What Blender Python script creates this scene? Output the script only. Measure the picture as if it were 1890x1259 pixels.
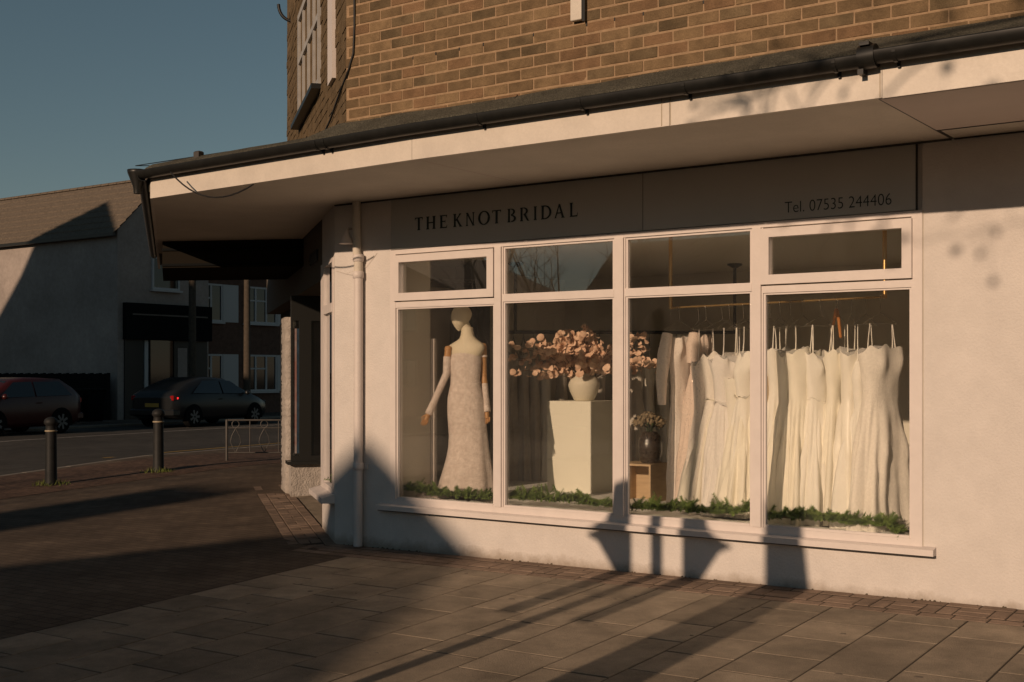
import bpy, math, random
from mathutils import Vector, Matrix, noise

for o in list(bpy.data.objects):
    bpy.data.objects.remove(o)
sc = bpy.context.scene
COL = sc.collection
R_ = math.radians
random.seed(7)

# ------------------------------------------------------------------ camera
YAW = 35.26
CAM = Vector((5.283, -8.76, 1.62))
FPX, CX, HY = 2269.0, 945.0, 690.0          # photograph: 1890 x 1259
cd = bpy.data.cameras.new("camera")
cam = bpy.data.objects.new("camera", cd)
COL.objects.link(cam)
cam.location = CAM
cam.rotation_euler = (R_(90), 0, R_(YAW))
cd.sensor_width = 36.0
cd.lens = 36.0 * FPX / 1890.0
cd.shift_y = (HY - 629.5) / 1890.0
cd.clip_start, cd.clip_end = 0.1, 3000
sc.camera = cam

# ------------------------------------------------------------------ light
SUN_EL, SUN_AZ = 17.8, 180.0                 # the sun stands low behind the camera, square on to the shop front
w = bpy.data.worlds.new("World")
sc.world = w
w.use_nodes = True
wn, wl = w.node_tree.nodes, w.node_tree.links
wn.clear()
sky = wn.new("ShaderNodeTexSky")
sky.sky_type = 'NISHITA'
sky.sun_disc = False
sky.sun_elevation = R_(SUN_EL)
sky.sun_rotation = R_(SUN_AZ)
sky.altitude = 30
sky.air_density = 1.0
sky.dust_density = 0.0
sky.ozone_density = 1.0
hsv = wn.new("ShaderNodeHueSaturation")
hsv.inputs["Saturation"].default_value = 0.88
hsv.inputs["Hue"].default_value = 0.475
bg = wn.new("ShaderNodeBackground")
bg.inputs[1].default_value = 0.05
wo = wn.new("ShaderNodeOutputWorld")
wl.new(sky.outputs[0], hsv.inputs["Color"])
wl.new(hsv.outputs[0], bg.inputs[0])
wl.new(bg.outputs[0], wo.inputs[0])

sd = bpy.data.lights.new("sun", 'SUN')
sd.energy = 5.0
sd.angle = R_(0.55)
sd.color = (1.0, 0.71, 0.49)
sun = bpy.data.objects.new("sun", sd)
COL.objects.link(sun)
sun.rotation_euler = (R_(90 - SUN_EL), 0, 0)
sc.view_settings.view_transform = 'Standard'
sc.view_settings.look = 'None'
sc.view_settings.exposure = -0.60
sc.view_settings.gamma = 1.0
sc.view_settings.use_curve_mapping = False
sc.render.engine = 'CYCLES'
sc.cycles.use_denoising = True
sc.cycles.max_bounces = 10
sc.cycles.diffuse_bounces = 5
sc.cycles.glossy_bounces = 4
sc.cycles.transparent_max_bounces = 16
sc.cycles.sample_clamp_indirect = 6.0

# ------------------------------------------------------------------ survey helpers (photo pixel -> place)
_a = R_(YAW)
FW = Vector((-math.sin(_a), math.cos(_a), 0))
RT = Vector((math.cos(_a), math.sin(_a), 0))
UP = Vector((0, 0, 1))


def ray(u, v):
    return FW + RT * ((u - CX) / FPX) + UP * ((HY - v) / FPX)


def aty(u, v, y=0.0):
    r = ray(u, v)
    return CAM + r * ((y - CAM.y) / r.y)


def atd(u, v, d):
    return CAM + ray(u, v) * d


def proj(p):
    d = Vector(p) - CAM
    z = d.dot(FW)
    return CX + FPX * d.dot(RT) / z, HY - FPX * d.z / z, z


def gz(x, y):                                # the pavement falls away from the shop
    return max(-0.30, min(0.12, 0.0094 * x + 0.0432 * y))


# side street: line of the second front, running back from the corner of the shop
S0 = Vector((-3.02, 0.0, 0))
SD = Vector((-0.775, 0.632, 0)).normalized()
SN = Vector((0.632, 0.775, 0)).normalized()  # into the building


def sp(t, n, z):
    p = S0 + SD * t + SN * n
    return Vector((p.x, p.y, z))


# ------------------------------------------------------------------ materials
MATS = {}


def mat(name, col, rough=0.6, var=0.0, vscale=6.0, bump=0.0, bscale=60.0, metal=0.0, spec=0.4, col2=None, rnd=0.0,
        sheen=0.0, stretch=None, detail=6.0, emis=None, grain=None, blotch=None, k=0.83):
    if metal < 0.5:
        col = tuple(c * k for c in col)
        col2 = tuple(c * k for c in col2) if col2 else None
    m = bpy.data.materials.new(name)
    m.use_nodes = True
    nt = m.node_tree
    N, L = nt.nodes, nt.links
    b = N["Principled BSDF"]
    b.inputs["Base Color"].default_value = (*col, 1)
    b.inputs["Roughness"].default_value = rough
    b.inputs["Metallic"].default_value = metal
    b.inputs["Specular IOR Level"].default_value = spec
    if sheen:
        b.inputs["Sheen Weight"].default_value = sheen
    if emis:
        b.inputs["Emission Color"].default_value = (*emis[0], 1)
        b.inputs["Emission Strength"].default_value = emis[1]
    geo = N.new("ShaderNodeNewGeometry")
    src = geo.outputs["Position"]
    if stretch:
        mp = N.new("ShaderNodeMapping")
        mp.inputs["Scale"].default_value = stretch
        L.new(src, mp.inputs["Vector"])
        src = mp.outputs[0]
    out = None
    if var or col2:
        nz = N.new("ShaderNodeTexNoise")
        nz.inputs["Scale"].default_value = vscale
        nz.inputs["Detail"].default_value = detail
        nz.inputs["Roughness"].default_value = 0.62
        L.new(src, nz.inputs["Vector"])
        rp = N.new("ShaderNodeValToRGB")
        c2 = col2 if col2 else tuple(c * (1 - var) for c in col)
        c1 = col if col2 else tuple(min(1, c * (1 + var * 0.5)) for c in col)
        rp.color_ramp.elements[0].position = 0.32
        rp.color_ramp.elements[1].position = 0.68
        rp.color_ramp.elements[0].color = (*c2, 1)
        rp.color_ramp.elements[1].color = (*c1, 1)
        L.new(nz.outputs["Fac"], rp.inputs[0])
        out = rp.outputs[0]
    if rnd:
        oi = N.new("ShaderNodeObjectInfo")
        mr = N.new("ShaderNodeMapRange")
        mr.inputs["To Min"].default_value = 1 - rnd
        mr.inputs["To Max"].default_value = 1 + rnd * 0.6
        L.new(oi.outputs["Random"], mr.inputs["Value"])
        mx = N.new("ShaderNodeMix")
        mx.data_type = 'RGBA'
        mx.blend_type = 'MULTIPLY'
        mx.inputs["Factor"].default_value = 1.0
        if out:
            L.new(out, mx.inputs["A"])
        else:
            mx.inputs["A"].default_value = (*col, 1)
        L.new(mr.outputs[0], mx.inputs["B"])
        out = mx.outputs["Result"]
    for lay in (grain, blotch):               # (scale, amount): fine speckle, broad dirt
        if not lay:
            continue
        ng = N.new("ShaderNodeTexNoise")
        ng.inputs["Scale"].default_value = lay[0]
        ng.inputs["Detail"].default_value = 5 if lay is blotch else 2
        ng.inputs["Roughness"].default_value = 0.7
        L.new(src, ng.inputs["Vector"])
        mr = N.new("ShaderNodeMapRange")
        mr.inputs["From Min"].default_value = 0.3
        mr.inputs["From Max"].default_value = 0.7
        mr.inputs["To Min"].default_value = 1 - lay[1]
        mr.inputs["To Max"].default_value = 1 + lay[1] * 0.55
        L.new(ng.outputs["Fac"], mr.inputs["Value"])
        mx = N.new("ShaderNodeMix")
        mx.data_type = 'RGBA'
        mx.blend_type = 'MULTIPLY'
        mx.inputs["Factor"].default_value = 1.0
        if out:
            L.new(out, mx.inputs["A"])
        else:
            mx.inputs["A"].default_value = (*col, 1)
        L.new(mr.outputs[0], mx.inputs["B"])
        out = mx.outputs["Result"]
    if out:
        L.new(out, b.inputs["Base Color"])
    if bump:
        n2 = N.new("ShaderNodeTexNoise")
        n2.inputs["Scale"].default_value = bscale
        n2.inputs["Detail"].default_value = 4
        L.new(src, n2.inputs["Vector"])
        bp = N.new("ShaderNodeBump")
        bp.inputs["Strength"].default_value = bump
        bp.inputs["Distance"].default_value = 0.02
        L.new(n2.outputs["Fac"], bp.inputs["Height"])
        L.new(bp.outputs[0], b.inputs["Normal"])
    MATS[name] = m
    return m


mat("render", (0.79, 0.735, 0.685), 0.85, 0.06, 1.6, 0.26, 55, spec=0.2, grain=(160, 0.08), blotch=(5, 0.06))
mat("roughcast", (0.50, 0.45, 0.40), 0.9, 0.25, 9, 0.9, 45, spec=0.2)
mat("paint", (0.80, 0.725, 0.68), 0.5, 0.05, 7, 0.08, 40)
mat("fascia", (0.82, 0.74, 0.64), 0.45, 0.06, 2.2, 0.08, 25, grain=(60, 0.05), blotch=(1.8, 0.12))
mat("soffit", (0.76, 0.69, 0.59), 0.7, 0.06, 1.5, 0.08, 40, grain=(50, 0.06), blotch=(1.1, 0.12))
mat("soffit_pink", (0.70, 0.60, 0.54), 0.7, 0.06, 1.5, 0.08, 40)
mat("shaded_sign", (0.15, 0.13, 0.105), 0.8, spec=0.1)  # sign face darkened in colour to stand in for shade
mat("sign_face", (0.46, 0.45, 0.42), 0.45, 0.04, 2, k=1.0)
mat("sign_ink", (0.02, 0.035, 0.04), 0.5)
mat("brick", (0.255, 0.173, 0.095), 0.9, 0.3, 9, 0.4, 55, spec=0.15, rnd=0.24, grain=(170, 0.3))
mat("brick_red", (0.265, 0.163, 0.09), 0.9, 0.25, 9, 0.4, 55, spec=0.15, rnd=0.2, grain=(170, 0.3))
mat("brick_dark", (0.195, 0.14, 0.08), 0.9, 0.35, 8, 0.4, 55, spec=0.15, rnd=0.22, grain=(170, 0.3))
mat("mortar", (0.43, 0.295, 0.18), 0.95, 0.2, 20, 0.4, 90, spec=0.1)
mat("felt", (0.16, 0.15, 0.115), 0.95, 0.45, 120, 0.9, 160, spec=0.2, detail=3, grain=(90, 0.5), blotch=(4, 0.3))
mat("black_plastic", (0.018, 0.018, 0.016), 0.42, 0.3, 12)
mat("cable", (0.012, 0.012, 0.012), 0.5)
mat("slab", (0.352, 0.288, 0.215), 0.85, 0.12, 3.2, 0.35, 110, spec=0.2, rnd=0.2, grain=(220, 0.32), blotch=(1.6, 0.34))
mat("paver", (0.33, 0.24, 0.18), 0.88, 0.22, 6, 0.4, 90, spec=0.2, rnd=0.2, grain=(200, 0.3), blotch=(2, 0.25))
mat("verge_paver", (0.185, 0.125, 0.09), 0.9, 0.3, 9, 0.5, 60, spec=0.2, grain=(12, 0.4), blotch=(1, 0.25))
mat("sand_bed", (0.075, 0.062, 0.048), 0.98, 0.3, 30, 0.4, 120, spec=0.1)
mat("tarmac", (0.135, 0.112, 0.088), 0.93, 0.25, 2.0, 0.6, 130, spec=0.2, col2=(0.10, 0.08, 0.062), grain=(150, 0.45), blotch=(0.7, 0.3))
mat("road", (0.085, 0.078, 0.068), 0.9, 0.25, 3, 0.5, 110, spec=0.2, grain=(60, 0.3), blotch=(0.5, 0.3))
mat("kerbstone", (0.24, 0.21, 0.17), 0.9, 0.2, 5, 0.3, 60)
mat("yellow_paint", (0.42, 0.26, 0.05), 0.8, 0.35, 10)
mat("white_paint", (0.45, 0.42, 0.38), 0.8, 0.4, 10)
mat("far_render", (0.44, 0.38, 0.34), 0.9, 0.12, 0.8, 0.2, 20, blotch=(0.35, 0.22), grain=(9, 0.12))
mat("far_brick", (0.15, 0.085, 0.06), 0.9, 0.3, 6)
mat("tile_roof", (0.17, 0.135, 0.10), 0.9, 0.4, 14, 0.5, 30)
mat("upvc", (0.55, 0.56, 0.56), 0.4)
mat("old_white", (0.48, 0.46, 0.43), 0.5, 0.15, 8)
mat("dark_frame", (0.022, 0.022, 0.02), 0.4)
mat("shop_dark", (0.010, 0.011, 0.011), 0.9, spec=0.08)
mat("canopy_shade", (0.020, 0.017, 0.013), 1.0, spec=0.02)  # near black: the lower canopy's shade is put into its colour
mat("dark_inside", (0.02, 0.02, 0.018), 0.9)
mat("inner_wall", (0.80, 0.76, 0.66), 0.85, 0.05, 1.5, k=1.0)
mat("inner_ceiling", (0.8, 0.77, 0.68), 0.85, k=1.0)
mat("inner_floor", (0.42, 0.36, 0.29), 0.6, 0.2, 4)
mat("display_floor", (0.80, 0.80, 0.76), 0.8, 0.08, 12, 0.4, 30, k=1.0)
mat("plinth", (0.80, 0.78, 0.67), 0.6, 0.03, 4, k=1.0)
mat("ceramic", (0.70, 0.65, 0.53), 0.55, 0.05, 8, 0.15, 60, k=1.0)
mat("petal", (0.86, 0.63, 0.47), 0.7, 0.35, 14, rnd=0.0, col2=(0.62, 0.38, 0.25), k=1.0)
mat("stem", (0.16, 0.10, 0.05), 0.8)
mat("plywood", (0.62, 0.45, 0.27), 0.6, 0.15, 5, stretch=(1, 1, 8))
mat("smoked_glass", (0.055, 0.040, 0.03), 0.08, 0.5, 30, 0.35, 40, spec=0.8)
mat("hydrangea", (0.30, 0.23, 0.14), 0.85, 0.5, 40, 0.5, 80)
mat("leaf_dark", (0.05, 0.075, 0.025), 0.6)
mat("fir", (0.22, 0.30, 0.08), 0.6, 0.4, 14, rnd=0.0, col2=(0.085, 0.15, 0.04), k=1.0)
mat("gold", (0.80, 0.52, 0.22), 0.33, metal=1.0)
mat("shaded_gold", (0.36, 0.24, 0.10), 0.5, metal=0.8)  # the same gold darkened in colour for the rail in shade
mat("black_pipe", (0.012, 0.012, 0.012), 0.45)
mat("hanger_wire", (0.45, 0.42, 0.38), 0.2, metal=0.8)
mat("hanger_wood", (0.55, 0.22, 0.06), 0.5)
mat("mannequin_skin", (0.74, 0.66, 0.50), 0.6, 0.03, 10, k=1.0)
mat("wood_arm", (0.60, 0.32, 0.13), 0.45, 0.12, 10, stretch=(1, 1, 0.3))
mat("satin", (0.88, 0.84, 0.75), 0.36, 0.03, 6, 0.05, 18, sheen=0.2, k=0.94)
mat("crepe", (0.87, 0.84, 0.77), 0.7, 0.04, 8, 0.12, 90, sheen=0.2, k=0.94)
mat("ivory", (0.88, 0.84, 0.73), 0.65, 0.04, 8, 0.1, 90, sheen=0.2, k=0.94)
mat("lace", (0.87, 0.82, 0.75), 0.75, 0.10, 55, 0.35, 120, sheen=0.2, k=0.94)
mat("tulle", (0.86, 0.82, 0.78), 0.75, 0.08, 60, 0.3, 140, sheen=0.3, k=0.94)
mat("blush", (0.74, 0.56, 0.48), 0.7, 0.12, 40, 0.5, 110, sheen=0.2, k=1.0)
mat("beige_card", (0.55, 0.41, 0.25), 0.7, 0.05, 6)
mat("gown_lace", (0.84, 0.74, 0.68), 0.75, 0.22, 22, 0.5, 130, col2=(0.64, 0.53, 0.47), sheen=0.2, grain=(90, 0.2), k=1.0)
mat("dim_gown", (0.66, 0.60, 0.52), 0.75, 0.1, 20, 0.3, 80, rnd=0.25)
mat("red_label", (0.5, 0.10, 0.10), 0.6)
mat("metal_grey", (0.11, 0.10, 0.09), 0.45, 0.2, 8, metal=0.3)
mat("bollard_paint", (0.022, 0.022, 0.021), 0.6, 0.3, 9, spec=0.25)
mat("bollard_band", (0.40, 0.33, 0.22), 0.4)
mat("car_red", (0.05, 0.007, 0.006), 0.34, spec=0.45)
mat("car_grey", (0.022, 0.024, 0.026), 0.3, metal=0.3)
mat("car_glass", (0.012, 0.016, 0.018), 0.06, spec=0.7)
mat("tyre", (0.008, 0.008, 0.008), 0.9, spec=0.1)
mat("alloy", (0.11, 0.115, 0.12), 0.45, metal=0.5)
mat("plate_yellow", (0.50, 0.30, 0.05), 0.5)
mat("tail_red", (0.30, 0.01, 0.01), 0.2)
mat("tail_lit", (0.5, 0.01, 0.01), 0.3, emis=((1.0, 0.03, 0.03), 2.2))
mat("bark", (0.10, 0.075, 0.05), 0.95, 0.4, 12, 0.8, 30)
mat("weathered_pole", (0.09, 0.07, 0.05), 0.9, 0.3, 10)
mat("gum", (0.16, 0.13, 0.10), 0.9)
mat("moss", (0.12, 0.095, 0.06), 0.95, 0.4, 30)
mat("grass", (0.14, 0.17, 0.03), 0.8, 0.3, 30)
mat("poster_blue", (0.03, 0.06, 0.095), 0.5, 0.5, 9)
mat("poster_pale", (0.34, 0.31, 0.30), 0.5, 0.4, 5, col2=(0.28, 0.10, 0.08))
mat("stain", (0.52, 0.44, 0.33), 0.7)
mat("house_brick", (0.22, 0.13, 0.09), 0.9, 0.2, 3)
mat("curtain", (0.16, 0.18, 0.21), 0.7)


def glass_mat(name, tint, refl=1.0, dust_haze=0.009):
    m = bpy.data.materials.new(name)
    m.use_nodes = True
    N, L = m.node_tree.nodes, m.node_tree.links
    N.clear()
    o = N.new("ShaderNodeOutputMaterial")
    t = N.new("ShaderNodeBsdfTransparent")
    t.inputs[0].default_value = (*tint, 1)
    g = N.new("ShaderNodeBsdfGlossy")
    g.inputs["Roughness"].default_value = 0.0
    g.inputs["Color"].default_value = (refl, refl, refl, 1)
    f = N.new("ShaderNodeFresnel")
    f.inputs["IOR"].default_value = 1.52
    mu = N.new("ShaderNodeMath")
    mu.operation = 'MULTIPLY'
    mu.inputs[1].default_value = 1.55
    mu.use_clamp = True
    df = N.new("ShaderNodeBsdfDiffuse")         # dusty, smeary film, added as pale haze lifting the dark interior
    df.inputs[0].default_value = (0.8, 0.78, 0.74, 1)
    geo = N.new("ShaderNodeNewGeometry")
    nz = N.new("ShaderNodeTexNoise")
    nz.inputs["Scale"].default_value = 2.2
    nz.inputs["Detail"].default_value = 7
    nz.inputs["Distortion"].default_value = 1.2
    L.new(geo.outputs["Position"], nz.inputs["Vector"])
    mr = N.new("ShaderNodeMapRange")
    mr.inputs["From Min"].default_value = 0.3
    mr.inputs["From Max"].default_value = 0.75
    mr.inputs["To Min"].default_value = dust_haze * 0.6
    mr.inputs["To Max"].default_value = dust_haze * 1.6
    L.new(nz.outputs["Fac"], mr.inputs["Value"])
    md = N.new("ShaderNodeMixShader")
    L.new(mr.outputs[0], md.inputs[0])
    L.new(t.outputs[0], md.inputs[1])
    L.new(df.outputs[0], md.inputs[2])
    mx = N.new("ShaderNodeMixShader")
    L.new(f.outputs[0], mu.inputs[0])
    L.new(mu.outputs[0], mx.inputs[0])
    L.new(md.outputs[0], mx.inputs[1])
    L.new(g.outputs[0], mx.inputs[2])
    L.new(mx.outputs[0], o.inputs[0])
    MATS[name] = m


def add_dirt(m, z0, z1, colr, amount):
    """splashed dirt creeping up from the ground, ragged with noise"""
    N, L = m.node_tree.nodes, m.node_tree.links
    b = N["Principled BSDF"]
    src = b.inputs["Base Color"].links[0].from_socket
    geo = N.new("ShaderNodeNewGeometry")
    sx = N.new("ShaderNodeSeparateXYZ")
    L.new(geo.outputs["Position"], sx.inputs[0])
    nz = N.new("ShaderNodeTexNoise")
    nz.inputs["Scale"].default_value = 7
    nz.inputs["Detail"].default_value = 8
    nz.inputs["Roughness"].default_value = 0.7
    L.new(geo.outputs["Position"], nz.inputs["Vector"])
    mr = N.new("ShaderNodeMapRange")
    mr.inputs["From Min"].default_value = z1
    mr.inputs["From Max"].default_value = z0
    mr.inputs["To Min"].default_value = -0.55
    mr.inputs["To Max"].default_value = 0.55
    mr.clamp = False
    L.new(sx.outputs["Z"], mr.inputs["Value"])
    ad = N.new("ShaderNodeMath")
    ad.operation = 'ADD'
    L.new(mr.outputs[0], ad.inputs[0])
    L.new(nz.outputs["Fac"], ad.inputs[1])
    r2 = N.new("ShaderNodeMapRange")
    r2.inputs["From Min"].default_value = 0.45
    r2.inputs["From Max"].default_value = 0.95
    r2.inputs["To Max"].default_value = amount
    L.new(ad.outputs[0], r2.inputs["Value"])
    mx = N.new("ShaderNodeMix")
    mx.data_type = 'RGBA'
    L.new(r2.outputs[0], mx.inputs["Factor"])
    L.new(src, mx.inputs["A"])
    mx.inputs["B"].default_value = (*colr, 1)
    L.new(mx.outputs["Result"], b.inputs["Base Color"])


add_dirt(MATS["render"], -0.02, 0.17, (0.27, 0.215, 0.16), 0.72)
add_dirt(MATS["roughcast"], 0.0, 0.2, (0.22, 0.18, 0.13), 0.6)


def blocks(m, c1, c2, mo_, w_=0.21, h_=0.105):
    """small block paving, too fine to lay stone by stone at this distance"""
    N, L = m.node_tree.nodes, m.node_tree.links
    b = N["Principled BSDF"]
    src = b.inputs["Base Color"].links[0].from_socket
    geo = N.new("ShaderNodeNewGeometry")
    bt = N.new("ShaderNodeTexBrick")
    bt.inputs["Color1"].default_value = (*c1, 1)
    bt.inputs["Color2"].default_value = (*c2, 1)
    bt.inputs["Mortar"].default_value = (*mo_, 1)
    bt.inputs["Scale"].default_value = 1.0
    bt.inputs["Mortar Size"].default_value = 0.006
    bt.inputs["Brick Width"].default_value = w_
    bt.inputs["Row Height"].default_value = h_
    L.new(geo.outputs["Position"], bt.inputs["Vector"])
    mx = N.new("ShaderNodeMix")
    mx.data_type = 'RGBA'
    mx.blend_type = 'MULTIPLY'
    mx.inputs["Factor"].default_value = 1.0
    L.new(src, mx.inputs["A"])
    L.new(bt.outputs["Color"], mx.inputs["B"])
    L.new(mx.outputs["Result"], b.inputs["Base Color"])


mat("footway_blocks", (0.185, 0.146, 0.112), 0.93, 0.25, 2.0, 0.6, 130, spec=0.2, grain=(150, 0.35), blotch=(0.8, 0.35))
blocks(MATS["footway_blocks"], (1.0, 0.95, 0.9), (0.78, 0.74, 0.72), (0.5, 0.48, 0.46))
blocks(MATS["verge_paver"], (1.0, 0.92, 0.88), (0.75, 0.68, 0.66), (0.45, 0.42, 0.4))
glass_mat("glass", (0.985, 0.985, 0.97))
glass_mat("glass_dim", (0.55, 0.57, 0.56))


def sequin_mat(name, col):
    m = mat(name, col, 0.7, 0.12, 60, 0.5, 150, sheen=0.2, k=0.9)
    N, L = m.node_tree.nodes, m.node_tree.links
    b = N["Principled BSDF"]
    vo = N.new("ShaderNodeTexVoronoi")
    vo.inputs["Scale"].default_value = 55
    geo = N.new("ShaderNodeNewGeometry")
    L.new(geo.outputs["Position"], vo.inputs["Vector"])
    sp_ = N.new("ShaderNodeMath")
    sp_.operation = 'LESS_THAN'
    sp_.inputs[1].default_value = 0.14
    L.new(vo.outputs["Distance"], sp_.inputs[0])
    mr = N.new("ShaderNodeMapRange")
    mr.inputs["To Min"].default_value = 0.7
    mr.inputs["To Max"].default_value = 0.12
    L.new(sp_.outputs[0], mr.inputs["Value"])
    L.new(mr.outputs[0], b.inputs["Roughness"])
    L.new(sp_.outputs[0], b.inputs["Metallic"])
    nm = N.new("ShaderNodeMix")
    nm.data_type = 'VECTOR'
    nm.inputs["Factor"].default_value = 0.75
    L.new(geo.outputs["Normal"], nm.inputs["A"])
    sub = N.new("ShaderNodeVectorMath")
    sub.operation = 'SUBTRACT'
    sub.inputs[1].default_value = (0.5, 0.5, 0.5)
    L.new(vo.outputs["Color"], sub.inputs[0])
    sc_ = N.new("ShaderNodeVectorMath")
    sc_.operation = 'SCALE'
    L.new(sub.outputs[0], sc_.inputs[0])
    L.new(sp_.outputs[0], sc_.inputs["Scale"])
    ad = N.new("ShaderNodeVectorMath")
    ad.operation = 'ADD'
    L.new(geo.outputs["Normal"], ad.inputs[0])
    L.new(sc_.outputs[0], ad.inputs[1])
    no = N.new("ShaderNodeVectorMath")
    no.operation = 'NORMALIZE'
    L.new(ad.outputs[0], no.inputs[0])
    L.new(no.outputs[0], b.inputs["Normal"])


sequin_mat("sequin", (0.82, 0.75, 0.69))
sequin_mat("sequin_blush", (0.80, 0.66, 0.57))


# ------------------------------------------------------------------ mesh building
class MB:
    def __init__(s):
        s.v, s.f, s.sm = [], [], []

    def add(s, verts, faces, smooth=False):
        k = len(s.v)
        s.v += [tuple(p) for p in verts]
        s.f += [tuple(i + k for i in f) for f in faces]
        s.sm += [smooth] * len(faces)
        return s

    def hexa(s, p):                          # 8 points: bottom ring then top ring
        return s.add(p, [(3, 2, 1, 0), (4, 5, 6, 7), (0, 1, 5, 4), (1, 2, 6, 5), (2, 3, 7, 6), (3, 0, 4, 7)])

    def box(s, x0, x1, y0, y1, z0, z1):
        return s.hexa([(x0, y0, z0), (x1, y0, z0), (x1, y1, z0), (x0, y1, z0),
                       (x0, y0, z1), (x1, y0, z1), (x1, y1, z1), (x0, y1, z1)])

    def sbox(s, t0, t1, n0, n1, z0, z1):     # box on the side street front
        return s.hexa([sp(t1, n0, z0), sp(t0, n0, z0), sp(t0, n1, z0), sp(t1, n1, z0),
                       sp(t1, n0, z1), sp(t0, n0, z1), sp(t0, n1, z1), sp(t1, n1, z1)])

    def bbox(s, x0, x1, y0, y1, z0, z1, b=0.006):   # box with chamfered edges
        pts = []
        for z, i in ((z0, b), (z0 + b, 0), (z1 - b, 0), (z1, b)):
            for (cx, cy, sx, sy) in ((x0, y0, 1, 1), (x1, y0, -1, 1), (x1, y1, -1, -1), (x0, y1, 1, -1)):
                pts.append((cx + sx * i, cy + sy * i, z))
        f = [(3, 2, 1, 0), (12, 13, 14, 15)]
        for r in range(3):
            for k in range(4):
                a, c = r * 4 + k, r * 4 + (k + 1) % 4
                f.append((a, c, c + 4, a + 4))
        return s.add(pts, f)

    def prism(s, poly, z0, z1):
        n = len(poly)
        v = [(p[0], p[1], z0) for p in poly] + [(p[0], p[1], z1) for p in poly]
        f = [tuple(range(n - 1, -1, -1)), tuple(range(n, 2 * n))]
        f += [(i, (i + 1) % n, n + (i + 1) % n, n + i) for i in range(n)]
        return s.add(v, f)

    def xprism(s, poly, a, b, axis='y'):     # polygon in (x|y, z), extruded along y|x
        n = len(poly)
        if axis == 'y':
            v = [(p[0], a, p[1]) for p in poly] + [(p[0], b, p[1]) for p in poly]
        else:
            v = [(a, p[0], p[1]) for p in poly] + [(b, p[0], p[1]) for p in poly]
        f = [tuple(range(n)), tuple(range(2 * n - 1, n - 1, -1))]
        f += [(i, n + i, n + (i + 1) % n, (i + 1) % n) for i in range(n)]
        return s.add(v, f)

    def tube(s, pts, rad, n=8, cap=True):
        pts = [Vector(p) for p in pts]
        m = len(pts)
        rr = rad if isinstance(rad, (list, tuple)) else [rad] * m
        v, f = [], []
        up = None
        for i, p in enumerate(pts):
            t = (pts[min(i + 1, m - 1)] - pts[max(i - 1, 0)])
            if t.length < 1e-9:
                t = Vector((0, 0, 1))
            t.normalize()
            if up is None:
                up = Vector((0, 0, 1)) if abs(t.z) < 0.9 else Vector((1, 0, 0))
            a = t.cross(up).normalized()
            up = a.cross(t).normalized()
            for k in range(n):
                an = 2 * math.pi * k / n
                v.append(p + (a * math.cos(an) + up * math.sin(an)) * rr[i])
        for i in range(m - 1):
            for k in range(n):
                k2 = (k + 1) % n
                f.append((i * n + k, i * n + k2, (i + 1) * n + k2, (i + 1) * n + k))
        s.add(v, f, True)
        if cap:
            s.add(v[:n], [tuple(range(n))])
            s.add(v[-n:], [tuple(range(n - 1, -1, -1))])
        return s

    def lathe(s, c, prof, n=20, smooth=True):     # prof: (radius, z)
        v, f = [], []
        for (r, z) in prof:
            for k in range(n):
                an = 2 * math.pi * k / n
                v.append((c[0] + r * math.cos(an), c[1] + r * math.sin(an), c[2] + z))
        for i in range(len(prof) - 1):
            for k in range(n):
                k2 = (k + 1) % n
                f.append((i * n + k, i * n + k2, (i + 1) * n + k2, (i + 1) * n + k))
        s.add(v, f, smooth)
        if prof[0][0] > 1e-4:
            s.add(v[:n], [tuple(range(n - 1, -1, -1))])
        if prof[-1][0] > 1e-4:
            s.add(v[-n:], [tuple(range(n))])
        return s

    def rings(s, rings, smooth=True, cap0=True, cap1=True):
        n = len(rings[0])
        v = [p for r in rings for p in r]
        f = []
        for i in range(len(rings) - 1):
            for k in range(n):
                k2 = (k + 1) % n
                f.append((i * n + k, i * n + k2, (i + 1) * n + k2, (i + 1) * n + k))
        s.add(v, f, smooth)
        if cap0:
            s.add(rings[0], [tuple(range(n - 1, -1, -1))], smooth)
        if cap1:
            s.add(rings[-1], [tuple(range(n))], smooth)
        return s

    def mesh(s, name, m):
        me = bpy.data.meshes.new(name)
        me.from_pydata(s.v, [], s.f)
        me.polygons.foreach_set("use_smooth", s.sm)
        if m:
            me.materials.append(MATS[m])
        me.update()
        return me

    def build(s, name, m, parent=None, **kw):
        return put(name, s.mesh(name, m), parent, **kw)


def tag(o, label=None, cat=None, group=None, kind=None):
    if label: o["label"] = label
    if cat: o["category"] = cat
    if group: o["group"] = group
    if kind: o["kind"] = kind
    return o


def wloc(o):
    p = Vector((0, 0, 0))
    while o:
        p += o.location
        o = o.parent
    return p


def put(name, me, parent=None, label=None, cat=None, group=None, kind=None):
    o = bpy.data.objects.new(name, me)
    COL.objects.link(o)
    if parent:
        o.parent = parent
        o.location = -wloc(parent)
    return tag(o, label, cat, group, kind)


def thing(name, loc, label, cat, group=None):
    o = bpy.data.objects.new(name, None)
    COL.objects.link(o)
    o.location = loc
    o.empty_display_size = 0.1
    return tag(o, label, cat, group)


def copy_part(src, parent, loc, rot=None):
    c = src.copy()
    COL.objects.link(c)
    c.parent = parent
    c.location = Vector(loc) - wloc(parent)
    if rot: c.rotation_euler = rot
    return c


# ================================================================== GROUND
def sheet(name, xs, ys, off, m, **kw):
    b = MB()
    v = [(x, y, gz(x, y) + off) for y in ys for x in xs]
    n = len(xs)
    f = [(j * n + i, j * n + i + 1, (j + 1) * n + i + 1, (j + 1) * n + i) for j in range(len(ys) - 1) for i in range(n - 1)]
    b.add(v, f)
    return b.build(name, m, **kw)


def fr(a, b, st):
    n = max(1, round((b - a) / st))
    return [a + (b - a) * i / n for i in range(n + 1)]


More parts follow.
